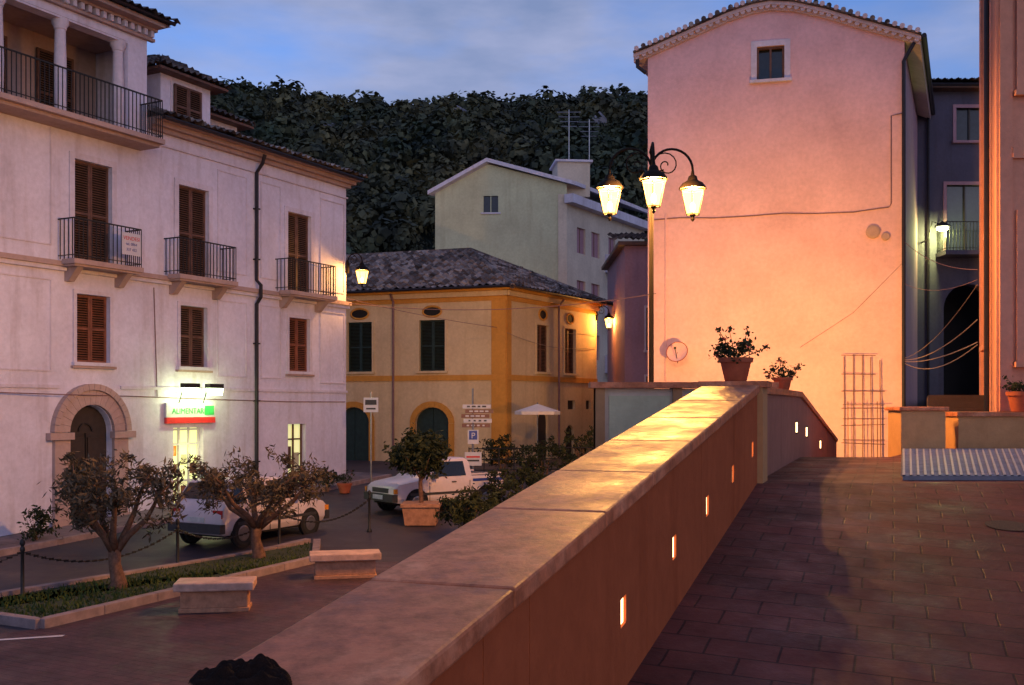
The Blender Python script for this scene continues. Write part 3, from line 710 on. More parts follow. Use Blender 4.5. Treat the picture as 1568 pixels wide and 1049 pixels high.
# ---------------------------------------------------------------- pale tall house
ph=root('apartment_building'); w=MB()
A0=(3.15,60); FL=frame(A0,(-.995,.05),(-.05,-.995)); FR=frame(A0,(.513,.858),(.858,-.513))
wall(w,FL,0,7.6,.5,15.3,[(3.95,4.35,14.3,15.25),(4.4,4.8,14.3,15.25)],'pale')
prof=[(0,15.3),(0,15.9),(4.6,17.1),(7.6,15.5),(7.6,15.3)]
w.poly([FL(s,z,0) for s,z in prof],'pale')
wins=[]
for r_,z in enumerate((12.1,9.0,5.9,3.0)):
    for c_ in (1.8,3.7,8.5): wins.append((c_-.55,c_+.55,z,z+1.5))
    wins.append((6.0-.5,6.0+.5,z-.6,z+1.5))
wall(w,FR,0,11,.5,15.0,wins,'pale2'); 
e1=FR(11,0,0); FB=frame((e1[0],e1[1]),(-.995,.05),(.05,.995)); wall(w,FB,0,7.6,.5,15.3,[],'pale')
e2=FL(7.6,0,0); FW=frame((e2[0],e2[1]),(.513,.858),(-.858,.513)); wall(w,FW,0,11,.5,15.4,[],'pale')
w.poly([FL(.0,.5,.05),FL(.5,.5,.05),FL(.5,15.3,.05),FL(0,15.3,.05)],'pale2')
w.build('walls',ph)
t=MB()
for o_ in wins: t.fbox(FR,o_[0],o_[1],o_[2],o_[3],-.2,-.12,'rose'); t.fbox(FR,(o_[0]+o_[1])/2-.03,(o_[0]+o_[1])/2+.03,o_[2],o_[3],-.119,-.09,'signbrown')
t.fbox(FL,3.95,4.35,14.3,15.25,-.2,-.12,'glass'); t.fbox(FL,4.4,4.8,14.3,15.25,-.2,-.12,'glass')
t.fbox(FL,3.8,4.95,14.2,14.28,.001,.08,'whitetrim')
for z in (8.4,5.3,11.5): t.fbox(FR,5.0,7.0,z-.15,z,.001,1.0,'whitetrim'); t.fbox(FR,5.0,7.0,z+.001,z+.95,.93,1.0,'whitetrim'); t.fbox(FR,5.0,5.06,z+.001,z+.95,0,.928,'whitetrim')
t.fbox(FR,-.3,11,14.75,15.25,.001,.55,'whitetrim')
dv=Vector((.513,.858,0))
def ex(s,z,dd): 
    p=Vector(FL(s,z,dd)); return p
for (s0_,z0_),(s1_,z1_) in zip([(-.5,15.75),(4.6,17.15)],[(4.6,17.15),(8.0,15.3)]):
    a=ex(s0_,z0_,.35);b=ex(s1_,z1_,.35);c_=b+dv*11.5;d_=a+dv*11.5;h=Vector((0,0,.22))
    t.hexa([a,b,c_,d_,a+h,b+h,c_+h,d_+h],'whitetrim')
pc=ex(.7,0,0)+dv*2; t.box((pc.x,pc.y,16.3),(1.9,2.2,2.0),'pale2',.1); t.box((pc.x,pc.y,17.36),(2.2,2.5,.12),'whitetrim',.1)
for (s_,h_) in ((.9,3.4),(-.3,2.8)):
    q=ex(s_,17.3,0)+dv*2.2
    t.tube([q,q+Vector((0,0,h_))],.03,'hub',5)
    for k_ in range(4): t.tube([q+Vector((-.7+.08*k_,0,h_-.15-.28*k_)),q+Vector((.7-.08*k_,0,h_-.15-.28*k_))],.02,'hub',4)
t.build('details',ph)
rh=root('rose_house'); w=MB()
ops=[(.9,1.5,5.5,7.3),(.9,1.5,2.5,4.4)]
RF=frame((4.75,44),(1,0),(0,-1)); wall(w,RF,0,6,.5,9.9,ops,'rose'); wall(w,frame((4.75,44),(0,1),(-1,0)),0,8,.5,9.9,[],'rose')
for o_ in ops: shutters(w,RF,*o_,'brown'); surround(w,RF,*o_,.08,'pinktrim')
w.fbox(RF,-.3,6,9.9,10.05,-8,.3,'brown'); w.build('walls',rh)
r2_=MB(); tiles(r2_,RF(-.4,10.07,.4),RF(6,10.07,.4),RF(6,11.0,-4),RF(-.4,11.0,-4),'tiled'); r2_.build('roof',rh,recalc=False)
# ---------------------------------------------------------------- pink house
pk=root('pink_house'); w=MB(); PF=frame((4.16,32),(7.22,-1.7),(-.229,-.973)); PW=7.42
dv=Vector((.40,.916,0)); 
win=(3.25,4.05,12.9,13.9)
wall(w,PF,0,PW,0,13.9,[win],'pink')
prof=[(0,13.98),(.7,14.24),(1.6,14.58),(2.4,14.87),(3.1,15.05),(3.65,15.11),(4.3,15.02),(5.2,14.74),(6.2,14.34),(PW,13.9)]
w.poly([PF(s,z,0) for s,z in prof[::-1]]+[PF(0,13.9,0)],'pink')
def off(p,k): v=Vector(p)+dv*k; return (v.x,v.y,v.z)
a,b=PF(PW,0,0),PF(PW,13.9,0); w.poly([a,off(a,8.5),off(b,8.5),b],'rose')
a,b=PF(0,0,0),PF(0,13.95,0); w.poly([a,off(a,8.5),off(b,8.5),b],'pink')
w.fbox(PF,win[0]-.01,win[1]+.01,win[2]-.01,win[3]+.0,-.26,-.22,'glass')
w.build('walls',pk)
t=MB()
ep=[(-.42,13.85)]+prof+[(PW+.42,13.74)]
for (s0_,z0_),(s1_,z1_) in zip(ep[:-1],ep[1:]):
    for (o0,h0,h1) in ((.10,-.16,-.04),(.22,-.038,.07)):
        a=Vector(PF(s0_,z0_+h0,o0)); b=Vector(PF(s1_,z1_+h0,o0)); c_=b+dv*9; d_=a+dv*9; h=Vector((0,0,h1-h0)); t.hexa([a,b,c_,d_,a+h,b+h,c_+h,d_+h],'pinktrim')
    a=Vector(PF(s0_,z0_+.072,.3)); b=Vector(PF(s1_,z1_+.072,.3)); c_=b+dv*9.2; d_=a+dv*9.2; h=Vector((0,0,.06)); t.hexa([a,b,c_,d_,a+h,b+h,c_+h,d_+h],'tiled')
for (s0_,z0_),(s1_,z1_) in zip(ep[:-1],ep[1:]):
    ln=math.hypot(s1_-s0_,z1_-z0_); n=max(1,round(ln/.2))
    for i in range(n):
        u=(i+.5)/n; s_=s0_+(s1_-s0_)*u; z_=z0_+(z1_-z0_)*u
        t.tube([PF(s_,z_+.16,.34),PF(s_,z_+.16,-.6)],.075,'pinktrim' if random.random()<.6 else 'tile',8)
        t.tube([PF(s_,z_-.06,.2),PF(s_,z_-.06,.1)],.075,'pinktrim',8)
surround(t,PF,win[0],win[1],win[2],win[3],.17,'whitetrim'); t.fbox(PF,win[0],win[1],win[3]-.06,win[3]-.0,-.15,-.05,'brown')
for s_ in (win[0]+.0,(win[0]+win[1])/2-.03,win[1]-.06): t.fbox(PF,s_,s_+.06,win[2],win[3]-.062,-.15,-.05,'brown')
t.tube([PF(-.3,13.9,.15),PF(-.3,13.55,.1),PF(-.05,13.35,.06)],.06,'pipe',8)
t.tube([PF(PW+.25,13.65,.1),PF(PW+.05,13.3,.08),PF(PW-.03,13.15,.08),PF(PW-.03,1.0,.08)],.055,'pipe',8)
a=Vector(PF(PW+.5,13.8,.25)); t.tube([a,a+dv*9],.07,'pipe',8)
t.tube([PF(.55,9.0,.03),PF(.55,3,.03)],.03,'pink',6)
t.tube([PF(.1,8.85,.03)]+[PF(s_,8.86+.03*math.sin(s_*2),.03) for s_ in (1,2,3,4,5,6)]+[PF(7.0,8.95,.03),PF(7.05,9.05,.03),PF(7.05,11.6,.03),PF(7.35,11.65,.03)],.016,'cable',6)
t.tube([PF(7.35,7.3,.03),PF(6,5.9,.03),PF(4.5,4.9,.03)],.005,'cable',4)
for s_,z_,r_ in ((6.55,8.25,.2),(6.9,8.1,.12)): t.tube([PF(s_,z_,.0),PF(s_,z_,.07),PF(s_,z_,.09)],[r_,r_,r_*.7],'stone',14)
t.build('trim',pk,autosmooth=False)
sd=root('satellite_dish'); mb=MB(); cpt=Vector(PF(.95,4.75,.55)); ax=Vector((-.35,-.8,.35)).normalized(); u_=ax.orthogonal().normalized(); v_=ax.cross(u_)
rings=[]
for k_ in range(6):
    r_=.32*k_/5; rings.append([cpt+ax*(.10*(k_/5)**2)+(u_*math.cos(6.2832*i/18)+v_*math.sin(6.2832*i/18))*max(r_,.002) for i in range(18)])
for k_ in range(5):
    for i in range(18): j=(i+1)%18; mb.poly([rings[k_][i],rings[k_][j],rings[k_+1][j],rings[k_+1][i]],'pink')
mb.tube(rings[5]+[rings[5][0]],.012,'terracotta',5)
mb.tube([cpt,PF(.95,4.55,.02)],.025,'iron'); mb.tube([cpt+Vector((0,0,-.3)),cpt+ax*.35],.012,'iron'); mb.box(cpt+ax*.36,(.07,.07,.07),'iron')
mb.build('dish',sd,recalc=False)
tr=MB(); 
for s_ in (5.75,6.0,6.25,6.5,6.75): tr.tube([PF(s_,.8,.25),PF(s_+random.uniform(-.04,.04),4.7-.3*abs(s_-6.1),.2)],.014,'steel',5)
for z_ in (1.6,2.1,2.6,3.1,3.6,4.1,4.65): tr.tube([PF(5.65,z_,.27),PF(6.85 if z_<4 else 6.6,z_+random.uniform(-.05,.05),.27)],.012,'steel',5)
for s_ in (5.8,6.2,6.6): tr.tube([PF(s_,.8,.75),PF(s_,3.3,.7)],.014,'steel',5)
for z_ in (1.6,2.2,2.8,3.2): tr.tube([PF(5.65,z_,.77),PF(6.8,z_,.75)],.012,'steel',5)
tr.build('steel_trellis')
# ---------------------------------------------------------------- alley house and steps
ah=root('alley_house'); w=MB(); AF=frame((13.6,38),(1,0),(0,-1)); Z0=EYE
ops=[(2.55,3.6,Z0+9.6,Z0+10.8),(2.2,3.6,Z0+5.6,Z0+8.0),(2.1,3.9,Z0+.2,Z0+4.4)]
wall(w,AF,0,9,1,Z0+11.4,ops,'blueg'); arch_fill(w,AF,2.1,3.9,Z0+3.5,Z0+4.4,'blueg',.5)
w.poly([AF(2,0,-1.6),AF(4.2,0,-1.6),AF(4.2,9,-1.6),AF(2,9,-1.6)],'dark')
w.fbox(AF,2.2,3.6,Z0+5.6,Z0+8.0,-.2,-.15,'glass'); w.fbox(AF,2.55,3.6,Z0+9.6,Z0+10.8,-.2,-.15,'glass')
for o_ in ops[:2]:
    surround(w,AF,*o_,.12,'rose'); m_=(o_[0]+o_[1])/2
    for s_ in (o_[0],m_-.03,o_[1]-.06): w.fbox(AF,s_,s_+.06,o_[2],o_[3],-.149,-.1,'darkwood')
w.fbox(AF,1.8,4.6,Z0+5.35,Z0+5.5,.001,.9,'blueg'); railing(w,AF,1.85,4.5,Z0+5.5,1.0,.85)
w.fbox(AF,-.3,9,Z0+11.4,Z0+11.55,-3,.5,'brown')
w.tube([AF(-.3,Z0+11.5,.5),AF(9,Z0+11.5,.5)],.07,'pipe',6); w.tube([AF(1.5,Z0+11.4,.1),AF(1.5,1,.1)],.05,'pipe',6)
w.build('walls',ah)
r2_=MB(); tiles(r2_,AF(-.4,Z0+11.57,.6),AF(9,Z0+11.57,.6),AF(9,Z0+12.8,-4),AF(-.4,Z0+12.8,-4),'tiled'); r2_.build('roof',ah,recalc=False)
wl=root('wall_lamp'); mb=MB(); lp=AF(1.75,Z0+6.4,.75)
mb.tube([AF(1.3,Z0+5.9,.0),AF(1.35,Z0+5.95,.5),AF(1.4,Z0+6.55,.7),lp],.025,'iron',6); mb.lathe((lp[0],lp[1],lp[2]-.05),[(.28,0),(.27,.04),(.1,.14),(.03,.2)],'iron',12)
mb.lathe((lp[0],lp[1],lp[2]-.2),[(.05,0),(.2,.05),(.22,.13),(.2,.15)],'greenglow',12); mb.build('bracket',wl,autosmooth=True)
point('bulb_light',(lp[0],lp[1]-.02,lp[2]-.32),320,(.90,1,.32),.1,wl)
st=MB(); 
for i in range(7):
    y=18.2+i*.32; x0=7.3+.394*(y-18.3); y2=y+.324 if i<6 else 37.9
    st.hexa([(x0,y,1.5),(x0+5,y,1.5),((x0+5) if i<6 else 23,y2,1.5),(7.3+.394*(y2-18.3),y2,1.5),(x0,y,2.48+.13*(i+1)),(x0+5,y,2.48+.13*(i+1)),((x0+5) if i<6 else 23,y2,2.48+.13*(i+1)),(7.3+.394*(y2-18.3),y2,2.48+.13*(i+1))],'darkstone')
st.build('stone_steps')
pp=MB(); pp.box((6.27,16.2,2.68),(.70,.5,.86),'parapet2',.05); pp.box((6.27,16.2,3.14),(.78,.58,.06),'coping',.05); pp.build('plinth',bevel=.015)
# ---------------------------------------------------------------- right house
rb=root('salmon_house'); w=MB(); RF_=frame((9.45,21),(-.356,-.934),(-.934,.356)); RL=4.28
c4_=RF_(RL,0,0); RN=frame((c4_[0],c4_[1]),(1,-.06),(-.06,-1))
ops=[(1.3,2.0,4.3,6.3)]
wall(w,RF_,0,RL,1,15.5,ops,'salmon')
opn=[(.42,1.6,3.9,6.2),(.42,1.6,8.3,10.6),(4.2,5.4,3.9,6.2)]
wall(w,RN,0,14,1,15.5,opn,'salmon')
w.poly([RF_(0,1,0),RF_(0,1,-12),RF_(0,15.5,-12),RF_(0,15.5,0)],'salmon')
w.poly([RF_(0,15.5,0),RF_(RL,15.5,0),RN(14,15.5,0),RF_(0,15.5,-14)],'tiled')
for o_ in ops: shutters(w,RF_,*o_,'brown'); surround(w,RF_,*o_,.14,'salmon',d=.06)
for o_ in opn: shutters(w,RN,*o_,'brown'); surround(w,RN,*o_,.16,'salmon',d=.06)
w.fbox(RF_,-.06,.4,1,15.5,.001,.05,'salmon'); w.fbox(RF_,RL-.4,RL+.002,3.1,15.4,.001,.04,'salmon'); w.fbox(RN,.0,.2,3.1,15.4,.001,.04,'salmon'); w.fbox(RN,.2,14,7.2,7.38,.001,.06,'salmon')
w.tube([RF_(2.6,15,.08),RF_(2.6,2.5,.08)],.045,'pipe',7)
w.fbox(RN,-.95,14,2.3,3.02,.10,.85,'parapet2'); w.fbox(RN,-.98,14,3.022,3.09,.08,.89,'coping')
w.build('walls',rb)
gp=MB(); y0,y1=9.95,15.9; gx=lambda y:3.72+.375*(y-9.95)
def gxr(y): return 5.4+.5*(y-9.95)
gp.hexa([(gx(y0),y0,2.482),(gxr(y0),y0,2.482),(gxr(y1),y1,2.482),(gx(y1),y1,2.482),(gx(y0),y0,2.52),(gxr(y0),y0,2.52),(gxr(y1),y1,2.52),(gx(y1),y1,2.52)],simple('galvanised_plate',(.10,.11,.17),.45,metal=.2))
gl=simple('zinc_bar',(.26,.27,.36),.5,metal=.1)
n=30
for i in range(n+1):
    y=y0+(y1-y0)*i/n; gp.hexa([(gx(y),y,2.521),(gxr(y),y,2.521),(gxr(y),y+.05,2.521),(gx(y),y+.05,2.521),(gx(y),y,2.532),(gxr(y),y,2.532),(gxr(y),y+.05,2.532),(gx(y),y+.05,2.532)],gl)
for i in range(25):
    u=i/24; f=lambda y:gx(y)+(gxr(y)-gx(y)-.03)*u; gp.hexa([(f(y0),y0,2.521),(f(y0)+.025,y0,2.521),(f(y1)+.025,y1,2.521),(f(y1),y1,2.521),(f(y0),y0,2.536),(f(y0)+.025,y0,2.536),(f(y1)+.025,y1,2.536),(f(y1),y1,2.536)],gl)
gp.build('metal_grating')
mh=MB(); c0=(3.78,7.95)
pts=[(c0[0]+.17*math.cos(6.2832*i/24),c0[1]+.17*math.sin(6.2832*i/24)) for i in range(24)]
mh.poly([(x,y,T(x,y)+.006) for x,y in pts],'manhole'); mh.build('manhole_cover')
fc=MB()
def sag(p,q,s_,r_,m='rope',n=14): fc.tube([Vector(p).lerp(Vector(q),i/n)-Vector((0,0,s_*4*(i/n)*(1-i/n))) for i in range(n+1)],r_,m,5)
for (z1,z2,sg) in ((4.45,4.45,.12),(4.4,4.4,.3),(4.5,4.9,.2)): sag(PF(PW,z1,.1),RF_(.2,z2,.1),sg,.011)
sag(PF(PW,4.55,.1),RF_(.2,5.6,.1),.25,.007); sag(PF(PW,7.9,.1),RF_(.2,5.9,.1),.2,.008,'cable'); sag(PF(PW,6.7,.1),RF_(.2,5.7,.1),.2,.006,'cable')
fc.build('overhead_cable')
fc=MB(); sag((-5.5,34.9,6.6),(4.4,31.9,6.6),.35,.012,'cable',20); sag((-5.5,34.9,6.75),YR(8,6.5,.1),.3,.01,'cable',20); sag(YR(0,6.1,.05),YR(8,5.9,.05),.3,.01,'rope',12); fc.build('overhead_cable')

# ---------------------------------------------------------------- hill
hl=MB(); 
def H(x,y):
    t=min(1,max(0,(y-95)/215)); t=t*t*(3-2*t)
    rid=82+3.5*math.sin(x*.021+1.0)+4*noise.noise(Vector((x*.02,3.1,0)))
    if x<-30: rid+=min(4,(-30-x)*.1)
    if x<-110: rid-= (-110-x)*.12
    if x>20: rid-=min(5,(x-20)*.12)
    back=max(0,(y-310))*.35
    return .8+rid*t-back+ (10*noise.noise(Vector((x*.012,y*.012,0)))+3*noise.noise(Vector((x*.04,y*.04,5))))*min(1,max(0,(y-100)/60))*(.4+.6*(1-t))
nx,ny=100,50; X_=np.linspace(-330,380,nx); Y_=np.linspace(92,420,ny); k=hl.mi('soil')
for y in Y_:
    for x in X_: hl.v.append((float(x),float(y),float(H(x,y))))
for j in range(ny-1):
    for i in range(nx-1): hl.f.append((j*nx+i,j*nx+i+1,(j+1)*nx+i+1,(j+1)*nx+i)); hl.m.append(k)
hl.build('hill',smooth=True,recalc=False)
C=[];R=[]
while len(C)<11500:
    y=random.uniform(105,318)**1.0; x=random.uniform(-.62*y,.42*y)
    if noise.noise(Vector((x*.03+9,y*.03,2)))>.42 and y<300: continue
    r=random.choice([1,1,1,1.6])*random.uniform(1.0,2.4); C.append((x,y,H(x,y)+r*.8)); R.append((r,r,r*random.uniform(.95,1.6)))
C=np.array(C);R=np.array(R); nl=48
U=np.random.normal(size=(len(C),nl,3)); U[:,:,2]=np.abs(U[:,:,2]); U/=np.linalg.norm(U,axis=2,keepdims=True); U[:,:,2]=U[:,:,2]*1.15-.2
P=C[:,None,:]+U*R[:,None,:]*np.random.uniform(.75,1.08,(len(C),nl,1))
Nn=U+np.random.normal(scale=.28,size=U.shape); Nn/=np.linalg.norm(Nn,axis=2,keepdims=True)
A_=np.cross(Nn,np.random.normal(size=U.shape)); A_/=np.linalg.norm(A_,axis=2,keepdims=True); B_=np.cross(Nn,A_)
sz=(R[:,0][:,None,None]*np.random.uniform(.14,.34,(len(C),nl,1)))
V=np.stack([P-A_*sz,P+B_*sz*.8,P+A_*sz*.9,P-B_*sz*.7],axis=2).reshape(-1,3)
nf=len(V)//4
me=bpy.data.meshes.new('hillside_trees'); me.vertices.add(len(V)); me.vertices.foreach_set('co',V.ravel()); me.loops.add(nf*4); me.loops.foreach_set('vertex_index',np.arange(nf*4)); me.polygons.add(nf); me.polygons.foreach_set('loop_start',np.arange(0,nf*4,4)); me.update(calc_edges=True); me.validate()
me.materials.append(M['wood']); ob=bpy.data.objects.new('hillside_trees',me); scene.collection.objects.link(ob)
bm=bmesh.new(); bmesh.ops.create_icosphere(bm,subdivisions=1,radius=1); iv=[tuple(v.co) for v in bm.verts]; bm.verts.index_update(); fi=[[v.index for v in f.verts] for f in bm.faces]; bm.free()
rk=MB()
for (x,y,s_) in ((6,286,4.5),(-3,280,3.5),(2,270,3),(10,262,2.5),(32,282,4.5),(36,272,3.5),(-14,268,2.5),(-30,280,2.5),(20,240,2.5),(-45,250,2.5)):
    b0=len(rk.v); z=H(x,y)
    for v in iv: rk.v.append((x+v[0]*s_*random.uniform(.5,1.4),y+v[1]*s_*.5*random.uniform(.6,1.3)-1.5,z+1.6+v[2]*s_*.9*random.uniform(.5,1.3)))
    for f in fi: rk.f.append(tuple(int(b0+i) for i in f)); rk.m.append(rk.mi('rock'))
rk.build('rock_outcrop')

# ---------------------------------------------------------------- trees and plants
def olive(x,y,z,h,r,seed,name='olive_tree'):
    random.seed(seed); r_=root(name); mb=MB()
    th=h*.30; top=Vector((x+random.uniform(-.1,.1),y,z+th))
    mb.tube([(x,y,z-.05),(x+.02,y,z+.10),(x-.05,y,z+th*.6),top],[.19,.13,.10,.11],'bark',10)
    ends=[]
    for i in range(6):
        a=i*1.05+random.uniform(-.3,.3); rr=r*random.uniform(.7,1.05); e_=Vector((x+math.cos(a)*rr,y+math.sin(a)*rr*.8,z+h*random.uniform(.62,.95)))
        mid=top.lerp(e_,.45)+Vector((math.cos(a)*.10,math.sin(a)*.1,random.uniform(-.12,.05)))
        mb.tube([top-Vector((0,0,.08)),top.lerp(mid,.5)+Vector((random.uniform(-.05,.05),0,-.02)),mid,mid.lerp(e_,.55)+Vector((0,0,.08)),e_],[.075,.06,.045,.026,.008],'bark',7); ends+=[mid.lerp(e_,.6),e_]
        for k_ in range(5):
            q=top.lerp(mid,.8).lerp(e_,random.uniform(.1,.95)); f=q+Vector((random.uniform(-.5,.5),random.uniform(-.4,.4),random.uniform(-.1,.45))); mb.tube([q,q.lerp(f,.5)+Vector((0,0,.05)),f],[.018,.011,.004],'bark',5); ends.append(f)
    mb.build('trunk',r_,smooth=True)
    lf=MB()
    for e_ in ends: leaves(lf,e_,(.22,.2,.17),4,20,.055,'olive',.2,2.8,.1)
    leaves(lf,(x,y,z+h*.72),(r*1.05,r*.85,h*.27),14,18,.055,'olive',.17,2.8,.6)
    lf.build('crown',r_,recalc=False)
olive(-6.78,17.96,.06,2.2,1.1,3); olive(-5.18,21.3,.06,2.3,1.3,11)
random.seed(5)
def shrub(name,c,rad,n,nl,size=.07,m='leaf',stem=True):
    r_=root(name); mb=MB(); leaves(mb,c,rad,n,nl,size,m,.17,1.7,.2); mb.build('foliage',r_,recalc=False)
    if stem:
        s_=MB(); g_=G(c[1]); 
        for i in range(4): s_.tube([(c[0]+random.uniform(-.05,.05),c[1],g_),(c[0]+random.uniform(-.3,.3)*rad[0],c[1],c[2])],[.035,.012],'bark',6)
        s_.build('stems',r_)
    return r_
pr=root('potted_tree'); mb=MB(); x,y=-2.25,26; g=G(26)
mb.hexa([(x-.38,y-.38,g),(x+.38,y-.38,g),(x+.38,y+.38,g),(x-.38,y+.38,g),(x-.44,y-.44,g+.45),(x+.44,y-.44,g+.45),(x+.44,y+.44,g+.45),(x-.44,y+.44,g+.45)],'bench'); mb.box((x,y,g+.49),(.96,.96,.08),'bench')
mb.tube([(x,y,g+.4),(x-.03,y,g+1.0),(x,y,g+1.5)],[.06,.05,.05],'bark')
for i in range(5): mb.tube([(x,y,g+1.1),(x+math.cos(i*1.3)*.5,y+math.sin(i*1.3)*.5,g+1.7)],[.035,.01],'bark',6)
mb.build('planter',pr); mb=MB(); leaves(mb,(x-.1,y,g+1.75),(.66,.66,.5),110,34,.085,'leaf',.24,1.7,.1); mb.build('crown',pr,recalc=False)
shrub('shrub',(-1.0,23.8,.85),(.75,.6,.5),60,30); shrub('shrub',(-.1,25.0,.85),(.7,.6,.5),50,30); shrub('shrub',(.3,27.5,1.1),(1.2,.6,.5),60,30)
shrub('shrub',(1.0,32.5,1.55),(1.0,.7,.7),60,30); shrub('shrub',(-.3,35.5,1.6),(1.0,.5,.6),55,30); shrub('shrub',(2.5,36,1.7),(1.2,.6,.8),60,30)
shrub('shrub',(-10.6,23.3,.55),(.45,.3,.4),26,22); shrub('shrub',(-5.6,31.6,1.0),(.35,.3,.3),20,20)
def pot(name,x,y,z,r,h,pr_,seed,n=22):
    random.seed(seed); q=root(name); mb=MB(); mb.lathe((x,y,z),[(r*.62,0),(r*.68,.01),(r*.92,h*.8),(r*1.04,h*.8),(r*1.06,h),(r*.9,h)],'terracotta',20); mb.build('pot',q,autosmooth=True)
    mb=MB(); leaves(mb,(x,y,z+h+pr_*.38),(pr_,pr_,pr_*.4),n,16,.035,'leaf',.07,1.3,.1)
    for _ in range(12):
        a=random.uniform(0,6.3); rr=pr_*random.uniform(.4,1.5); e_=(x+math.cos(a)*rr,y+math.sin(a)*rr,z+h+random.uniform(-.02,pr_*1.3)); mb.tube([(x,y,z+h*.9),e_],[.006,.003],'leaf',4); leaves(mb,e_,(.02,.02,.02),2,8,.035,'leaf',.05,1.3,.1)
        if _<4: leaves(mb,e_,(.015,.015,.015),1,9,.02,'flower',.03,1.1,.1)
    mb.build('geranium',q,recalc=False)
pot('flower_pot',2.12,9.9,3.425,.155,.22,.21,1,24); pot('flower_pot',3.52,13.6,3.385,.125,.17,.17,2,12); 
pot('flower_pot',8.05,16.55,3.09,.2,.32,.18,4,20)
pot('flower_pot',-5.0,31.2,G(31.2)+.01,.22,.3,.3,8)

# ---------------------------------------------------------------- benches / bollards
def bench(x,y,rz,l=1.25):
    r_=root('stone_bench'); g=G(y)+.004
    mb=MB(); mb.box((x,y,g+.20),(l*.84,.44,.26),'bench',rz); mb.box((x,y,g+.035),(l*.88,.48,.07),'bench',rz); a=mb.build('pedestal',r_,bevel=.01)
    mb=MB(); mb.box((x,y,g+.40),(l,.60,.13),'benchtop',rz); mb.build('seat',r_,bevel=.018)
bench(-4.62,16.3,.15,1.2); bench(-3.1,19.4,.2,1.3)
bo=[(-8.06,17.2),(-6.5,20.3),(-5.1,22.9),(-3.4,24.9)]
for x,y in [(-10.6,14.4)]+bo:
    mb=MB(); mb.lathe((x,y,G(y)),[(.06,0),(.06,.05),(.032,.09),(.028,.78),(.04,.8),(.04,.84),(.025,.87),(.045,.92),(.035,.97),(.004,1.0)],'iron',10); mb.build('bollard',autosmooth=True)
for (a,b) in zip([(-10.6,14.4)]+bo[:-1],bo):
    mb=MB(); n=46
    for i in range(n):
        u=(i+.5)/n; c_=Vector((a[0],a[1],G(a[1])+.78)).lerp(Vector((b[0],b[1],G(b[1])+.78)),u)-Vector((0,0,.35*4*u*(1-u)))
        ang=math.atan2(b[1]-a[1],b[0]-a[0]); mb.box(c_,(.09,.014 if i%2 else .035,.035 if i%2 else .014),'iron',ang)
    mb.build('bollard_chain')

